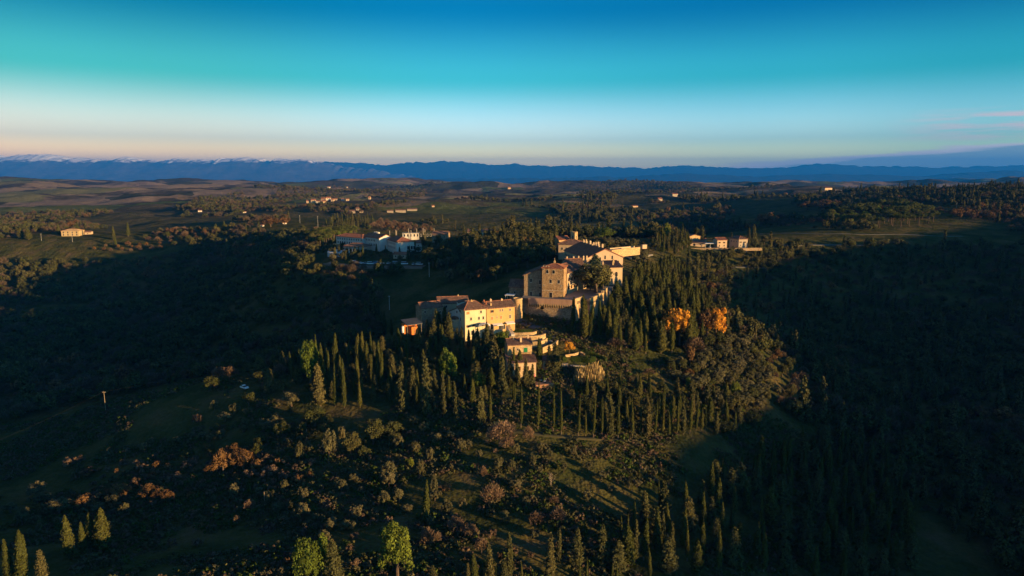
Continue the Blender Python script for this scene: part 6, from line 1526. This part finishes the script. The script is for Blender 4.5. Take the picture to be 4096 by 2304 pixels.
# hill filler: scattered dull olives on the open slope
n18 = grove([(900, 1800), (1500, 1760), (2100, 1800), (2600, 1850), (2500, 2050), (2300, 2230), (1600, 2304), (900, 2304), (600, 2100), (300, 2050), (700, 1900)], 7.5, 18, ['olive'] * 2 + ['scrub'] * 3 + ['bare'], dict(HR, olive=(1.3, 2.8), bare=(2, 4)), 'small bush on the open lower slope', 'small bushes on the open lower slope', near=4.0, clump=-.02)
n19 = grove([(250, 2010), (450, 1870), (620, 1830), (950, 1800), (1150, 1860), (1250, 1920), (1000, 1960), (700, 2010), (450, 2040)], 4.6, 19, ['scrub'] * 4 + ['aut'], dict(HR, scrub=(1.2, 2.4), aut=(1.8, 3)), 'reddish scrub on the left slope', 'brown scrub bank on the left slope', near=1.5)
n20 = grove([(800, 1700), (950, 1600), (1150, 1640), (1300, 1690), (1700, 1790), (2000, 1800), (1900, 1880), (1500, 1880), (1100, 1830), (850, 1780)], 5.5, 20, ['olive'] + ['oak'] + ['scrub'] * 2, dict(HR, olive=(1.8, 3.6), oak=(2, 4)), 'bush under the left shoulder', 'bank bushes under the left shoulder', near=3.0, clump=-.02)
n21 = grove([(850, 1560), (1000, 1450), (1150, 1440), (1150, 1600), (1000, 1640)], 8, 21, ['bare', 'oak'], HR, 'dim bush near the white car', 'dim bushes round the white car', near=5.0)
n22 = grove([(3050, 1480), (3200, 1400), (3420, 1420), (3460, 1600), (3250, 1700), (3120, 1640)], 6.5, 22, ['aut', 'bare', 'oak', 'olive'], HR, 'tree in the dark valley beside the flank', 'valley trees right of the flank')
tpx('aut', f7, 1040, 190, 290, 110, 'russet tree glowing dimly in the dark right valley'); tpx('aut', f7, 1100, 110, 165, 80, 'smaller russet tree above the dim russet one in the right valley'); tpx('aut', f7, 1110, 565, 630, 80, 'dim russet tree low in the right valley')


# ------------------------------------------------------------------ labels for single trees, by the nearest landmark
MARKS = [('the white car', (978, 1552)), ('the lone golden cypress', (1702, 2090)), ('the dead tree', (2202, 1945)), ('the big round pine', (1590, 2300)), ('the four golden cypresses', (350, 2205)), ('the pink parasol', (2138, 1478)), ('the slope pole', (423, 1648)), ('the tan plume grass', (2010, 1760)), ('the yellow house', (1880, 1338)), ('the bright yellow-green pine', (1242, 1540)), ('the orange trees', (2700, 1360)), ('the lane row', (2500, 1750)), ('the bottom edge pines', (1310, 2304))]
WHAT = dict(cyp='dark cypress', slim='slim cypress', con='bushy dark conifer', olive='grey-green olive bush', oak='dark green round bush', aut='russet bush', gold='golden tree', pine='green pine', umb='umbrella pine', bare='bare brown bush', scrub='reddish brown shrub', reed='golden reeds', plume='dry tan plume grass', cedar='cedar')
todo = {}
for o, k, q in TREES:
    if o.get('label'): continue
    mk, mp_ = min(MARKS, key=lambda m_: math.hypot(m_[1][0] - q[0], m_[1][1] - q[1]))
    dx_, dy_ = q[0] - mp_[0], q[1] - mp_[1]
    side_ = ('left of' if dx_ < 0 else 'right of') if abs(dx_) > abs(dy_) else ('above' if dy_ < 0 else 'below')
    todo.setdefault((k, mk, side_), []).append((math.hypot(dx_, dy_), o))
for (k, mk, side_), L in todo.items():
    L.sort(key=lambda t_: t_[0])
    for i, (d_, o) in enumerate(L):
        rank = 'nearest' if i == 0 else (ORD[i] if i < len(ORD) else 'far') + ' nearest'
        o['label'] = WHAT[k] + ' ' + side_ + ' ' + mk + (', ' + rank + ' to it' if len(L) > 1 else '')
        o['group'] = WHAT[k] + ' ' + side_ + ' ' + mk

# ------------------------------------------------------------------ woods nobody could count
def lib(name, meshes):
    c = bpy.data.collections.new(name)
    for me in meshes: c.objects.link(bpy.data.objects.new(me.name, me))
    return c
def lo(parts, mat): return crown_mesh('wood_crown', parts, mat)
WOOD = lib('wood_library', [lo(broad(300 + i, 620, 3.4, 2.8, 4.0, 14, .62), M_OAK) for i in range(4)] + [lo(twiggy(310 + i, 460, 3.0, 6.5, .26), M_WBR) for i in range(3)]
           + [lo(broad(320 + i, 520, 3.0, 2.8, 4.0, 12, .6, core=.5), M_AUT) for i in range(2)] + [lo(conifer(330 + i, 620, 2.2, 11, .6), M_CON) for i in range(2)] + [lo(broad(340, 520, 2.6, 2.0, 2.6, 12, .5), M_OLI)])
NAMES_IDX = {}
for i, o in enumerate(sorted(WOOD.objects, key=lambda o: o.name)): NAMES_IDX[o.data.name] = i
KIND_IDX = dict(oak=[], bare=[], aut=[], con=[], olive=[])
for o in WOOD.objects:
    mt = o.data.materials[0].name
    KIND_IDX[{'oak_leaves': 'oak', 'winter_wood': 'bare', 'autumn_leaves': 'aut', 'conifer_needles': 'con', 'olive_leaves': 'olive'}[mt]].append(NAMES_IDX[o.data.name])
def gn_group():
    ng = bpy.data.node_groups.new('wood_scatter', 'GeometryNodeTree')
    ng.interface.new_socket('Geometry', in_out='INPUT', socket_type='NodeSocketGeometry'); ng.interface.new_socket('Geometry', in_out='OUTPUT', socket_type='NodeSocketGeometry')
    N_ = ng.nodes; i_ = N_.new('NodeGroupInput'); o_ = N_.new('NodeGroupOutput'); ip = N_.new('GeometryNodeInstanceOnPoints'); ci = N_.new('GeometryNodeCollectionInfo')
    ci.inputs[0].default_value = WOOD; ci.inputs['Separate Children'].default_value = True; ci.inputs['Reset Children'].default_value = True
    ng.links.new(i_.outputs[0], ip.inputs['Points']); ng.links.new(ci.outputs[0], ip.inputs['Instance']); ip.inputs['Pick Instance'].default_value = True
    for nm, ty, so in (('idx', 'INT', 'Instance Index'), ('rot', 'FLOAT_VECTOR', 'Rotation'), ('scl', 'FLOAT_VECTOR', 'Scale')):
        a = N_.new('GeometryNodeInputNamedAttribute'); a.data_type = ty; a.inputs[0].default_value = nm
        ng.links.new([s for s in a.outputs if s.enabled and s.name == 'Attribute'][0], ip.inputs[so])
    ng.links.new(ip.outputs[0], o_.inputs[0])
    return ng
NG = gn_group()
def wood(name, label, X, Y, mixk, size, seed):
    rg = np.random.default_rng(seed); n = len(X); Z = H(X, Y) - .3
    me = bpy.data.meshes.new(name); me.vertices.add(n); me.vertices.foreach_set('co', np.column_stack([X, Y, Z]).astype(np.float32).ravel())
    ks = list(mixk); pr = np.array([mixk[k] for k in ks], float); pr /= pr.sum()
    nz = fbm(X / 60.0, Y / 60.0, seed, 3)                       # kinds grow in patches
    kk = np.clip(np.digitize(np.clip(rg.uniform(0, 1, n) * .5 + (nz * .9 + .5) * .5, 0, .999), np.cumsum(pr)[:-1]), 0, len(ks) - 1)
    idx = np.array([KIND_IDX[ks[a]][b % len(KIND_IDX[ks[a]])] for a, b in zip(kk, rg.integers(0, 12, n))], np.int32)
    sc_ = size * rg.uniform(.5, 1.5, n) * (1 + .35 * fbm(X / 35.0, Y / 35.0, seed + 9, 2))
    for nm, ty, dt, val in (('idx', 'INT', 'value', idx), ('rot', 'FLOAT_VECTOR', 'vector', np.column_stack([np.zeros(n), np.zeros(n), rg.uniform(0, 6.28, n)])), ('scl', 'FLOAT_VECTOR', 'vector', np.column_stack([sc_ * rg.uniform(.85, 1.2, n), sc_ * rg.uniform(.85, 1.2, n), sc_ * rg.uniform(.8, 1.2, n)]))):
        a = me.attributes.new(nm, ty, 'POINT'); a.data.foreach_set(dt, np.asarray(val, np.int32 if ty == 'INT' else np.float32).ravel())
    o = link(name, me); md = o.modifiers.new('scatter', 'NODES'); md.node_group = NG
    return tag(o, label, kind='stuff')
def jitter_fan(c0, c1, y0, y1, k, s0, seed):
    """points with spacing s0 + k*distance, even over the land"""
    rg = np.random.default_rng(seed); Xs, Ys = [], []; y = y0
    while y < y1:
        s = s0 + k * y; n = max(1, int((c1 - c0) * y / s)); c = c0 + (np.arange(n) + rg.uniform(-.45, .45, n) + .5) / n * (c1 - c0)
        yy = y + rg.uniform(-.5, .5, n) * s; Xs.append(c * y); Ys.append(yy); y += s
    return np.concatenate(Xs), np.concatenate(Ys)
OPEN = [gpoly(p, ym) for p, ym in (
    ([(0, 960), (120, 945), (430, 950), (440, 985), (300, 1000), (0, 1005)], 600), ([(1240, 1080), (1260, 1000), (1330, 925), (1700, 925), (1720, 1080)], 440), ([(920, 920), (1000, 898), (1300, 905), (1310, 935), (1000, 935)], 600),
    ([(3050, 985), (3050, 930), (3500, 930), (4096, 940), (4096, 985), (3500, 990)], 560), ([(1150, 830), (1250, 790), (1500, 795), (1480, 830)], 1000), ([(480, 1790), (560, 1660), (760, 1570), (900, 1560), (880, 1650), (700, 1760)], 150),
    ([(2640, 1075), (2660, 960), (3060, 930), (3060, 1000), (2860, 1010)], 440), ([(2930, 1470), (3050, 1420), (3250, 1480), (3240, 1640), (3080, 1640)], 150), ([(1700, 1000), (1700, 925), (2000, 925), (2000, 960)], 500), ([(780, 1165), (940, 1110), (1070, 1092), (1040, 1122), (880, 1175)], 400), ([(840, 1335), (1000, 1308), (1140, 1320), (1050, 1355)], 330), ([(60, 1240), (300, 1210), (420, 1225), (200, 1260)], 400))]
BLOCK += OPEN
hillp = [(-150, 120), (150, 120), (150, 230), (118, 300), (112, 345), (112, 440), (130, 620), (-30, 620), (-60, 500), (-95, 470), (-75, 390), (-70, 340), (-110, 320), (-150, 250)]
hill_all = [(p[0], p[1]) for p in hillp]
def woodpts(c0, c1, y0, y1, k, s0, seed, dens, cut=None):
    X, Y = jitter_fan(c0, c1, y0, y1, k, s0, seed); m_ = free(X, Y) & ~inpoly(X, Y, hill_all)
    if cut is not None: m_ &= ~inpoly(X, Y, cut)
    d = fbm(X / (140.0 + Y * .12), Y / (140.0 + Y * .12), seed + 3, 4); m_ &= d > (1 - 2 * dens) * .55
    return X[m_], Y[m_]
left_low = [(-400, 100), (-60, 100), (-60, 262), (-90, 325), (-230, 345), (-400, 270)]
X, Y = woodpts(-.95, -.05, 235, 780, .004, 5.2, 41, .95, left_low); wood('left_valley_wood', 'dark mixed wood filling the shaded valley left of the hill', X, Y, dict(oak=.56, bare=.30, aut=.10, con=.04), 1.0, 41); nn1 = len(X)
X, Y = woodpts(.16, .98, 150, 640, .005, 5.0, 42, 1.3); wood('right_valley_wood', 'near black wood filling the shaded valley right of the hill', X, Y, dict(oak=.48, con=.16, bare=.26, aut=.10), .98, 42); nn2 = len(X)
X, Y = woodpts(-.95, .98, 640, 1500, .004, 5.5, 43, .47, [(-900, 600), (-30, 600), (-60, 780), (-900, 780)]); wood('middle_wood', 'brown and dark green woods beyond the village', X, Y, dict(oak=.46, bare=.36, aut=.03, con=.1, olive=.08), 1.05, 43); nn3 = len(X)
X, Y = woodpts(-.42, .98, 625, 1700, .0045, 6.0, 47, .62); m_ = X / Y + .55 * fbm(X / 260.0, Y / 260.0, 77, 4) + .05 * fbm(X / 40.0, Y / 40.0, 78, 2) > .0; X, Y = X[m_], Y[m_]; wood('ridge_wood', 'dark wood on the ridges behind the village and right houses', X, Y, dict(oak=.55, con=.15, bare=.24, aut=.06), 1.1, 47)
X, Y = woodpts(-.95, .98, 1500, 4200, .0052, 5.0, 44, .22); wood('far_wood', 'distant woods in bands across the far hills', X, Y, dict(oak=.55, bare=.35, aut=.05, con=.05), 1.15, 44); nn4 = len(X)

# rough growth on the open slope: tufts and brambles
TUFT = lib('tuft_library', [crown_mesh('tuft', broad(400 + i, 90, .7, .35, .25, 5, .26, core=0), (M_OLI, M_OAK, M_BRN, M_HEDGE, M_OAK)[i]) for i in range(5)])
NG2 = NG.copy(); [n for n in NG2.nodes if n.bl_idname == 'GeometryNodeCollectionInfo'][0].inputs[0].default_value = TUFT
X, Y = jitter_fan(-.85, .62, 135, 330, .0, 1.6, 51); m_ = free(X, Y) & (fbm(X / 22.0, Y / 22.0, 8, 4) > -.05); X, Y = X[m_], Y[m_]
rg = np.random.default_rng(5); n = len(X); me = bpy.data.meshes.new('undergrowth'); me.vertices.add(n); me.vertices.foreach_set('co', np.column_stack([X, Y, H(X, Y) - .05]).astype(np.float32).ravel())
a = me.attributes.new('idx', 'INT', 'POINT'); a.data.foreach_set('value', rg.choice(5, n, p=[.3, .27, .2, .2, .03]).astype(np.int32))
a = me.attributes.new('rot', 'FLOAT_VECTOR', 'POINT'); a.data.foreach_set('vector', np.column_stack([rg.normal(0, .15, n), rg.normal(0, .15, n), rg.uniform(0, 6.28, n)]).astype(np.float32).ravel())
s_ = rg.uniform(.5, 1.9, n) ** 1.4; a = me.attributes.new('scl', 'FLOAT_VECTOR', 'POINT'); a.data.foreach_set('vector', np.column_stack([s_, s_, s_]).astype(np.float32).ravel())
o = link('undergrowth', me); md = o.modifiers.new('scatter', 'NODES'); md.node_group = NG2; tag(o, 'rough grass tufts and brambles over the near slope', kind='stuff')
# ------------------------------------------------------------------ the air
def haze_box():
    x0, x1, y0, y1, z0, z1 = -47500, 47500, -47500, 47500, -260, CZ + 1080
    V = [(x, y, z) for x in (x0, x1) for y in (y0, y1) for z in (z0, z1)]
    F = [(0, 1, 3, 2), (4, 6, 7, 5), (0, 4, 5, 1), (2, 3, 7, 6), (0, 2, 6, 4), (1, 5, 7, 3)]
    me = bpy.data.meshes.new('haze'); me.from_pydata(V, [], F)
    m = bpy.data.materials.new('haze_air'); m.use_nodes = True
    nt = m.node_tree; nt.nodes.remove(nt.nodes['Principled BSDF'])
    v = nt.nodes.new('ShaderNodeVolumePrincipled')
    v.inputs['Color'].default_value = HAZE_COL
    v.inputs['Density'].default_value = HAZE_DEN
    v.inputs['Anisotropy'].default_value = 0.0
    nt.links.new(v.outputs[0], nt.nodes['Material Output'].inputs['Volume'])
    me.materials.append(m)
    tag(link('haze', me), 'thin blue evening air over the whole valley', kind='stuff')
HAZE_COL = (.012, .24, 1.0, 1)
HAZE_DEN = 4.0e-5
haze_box()
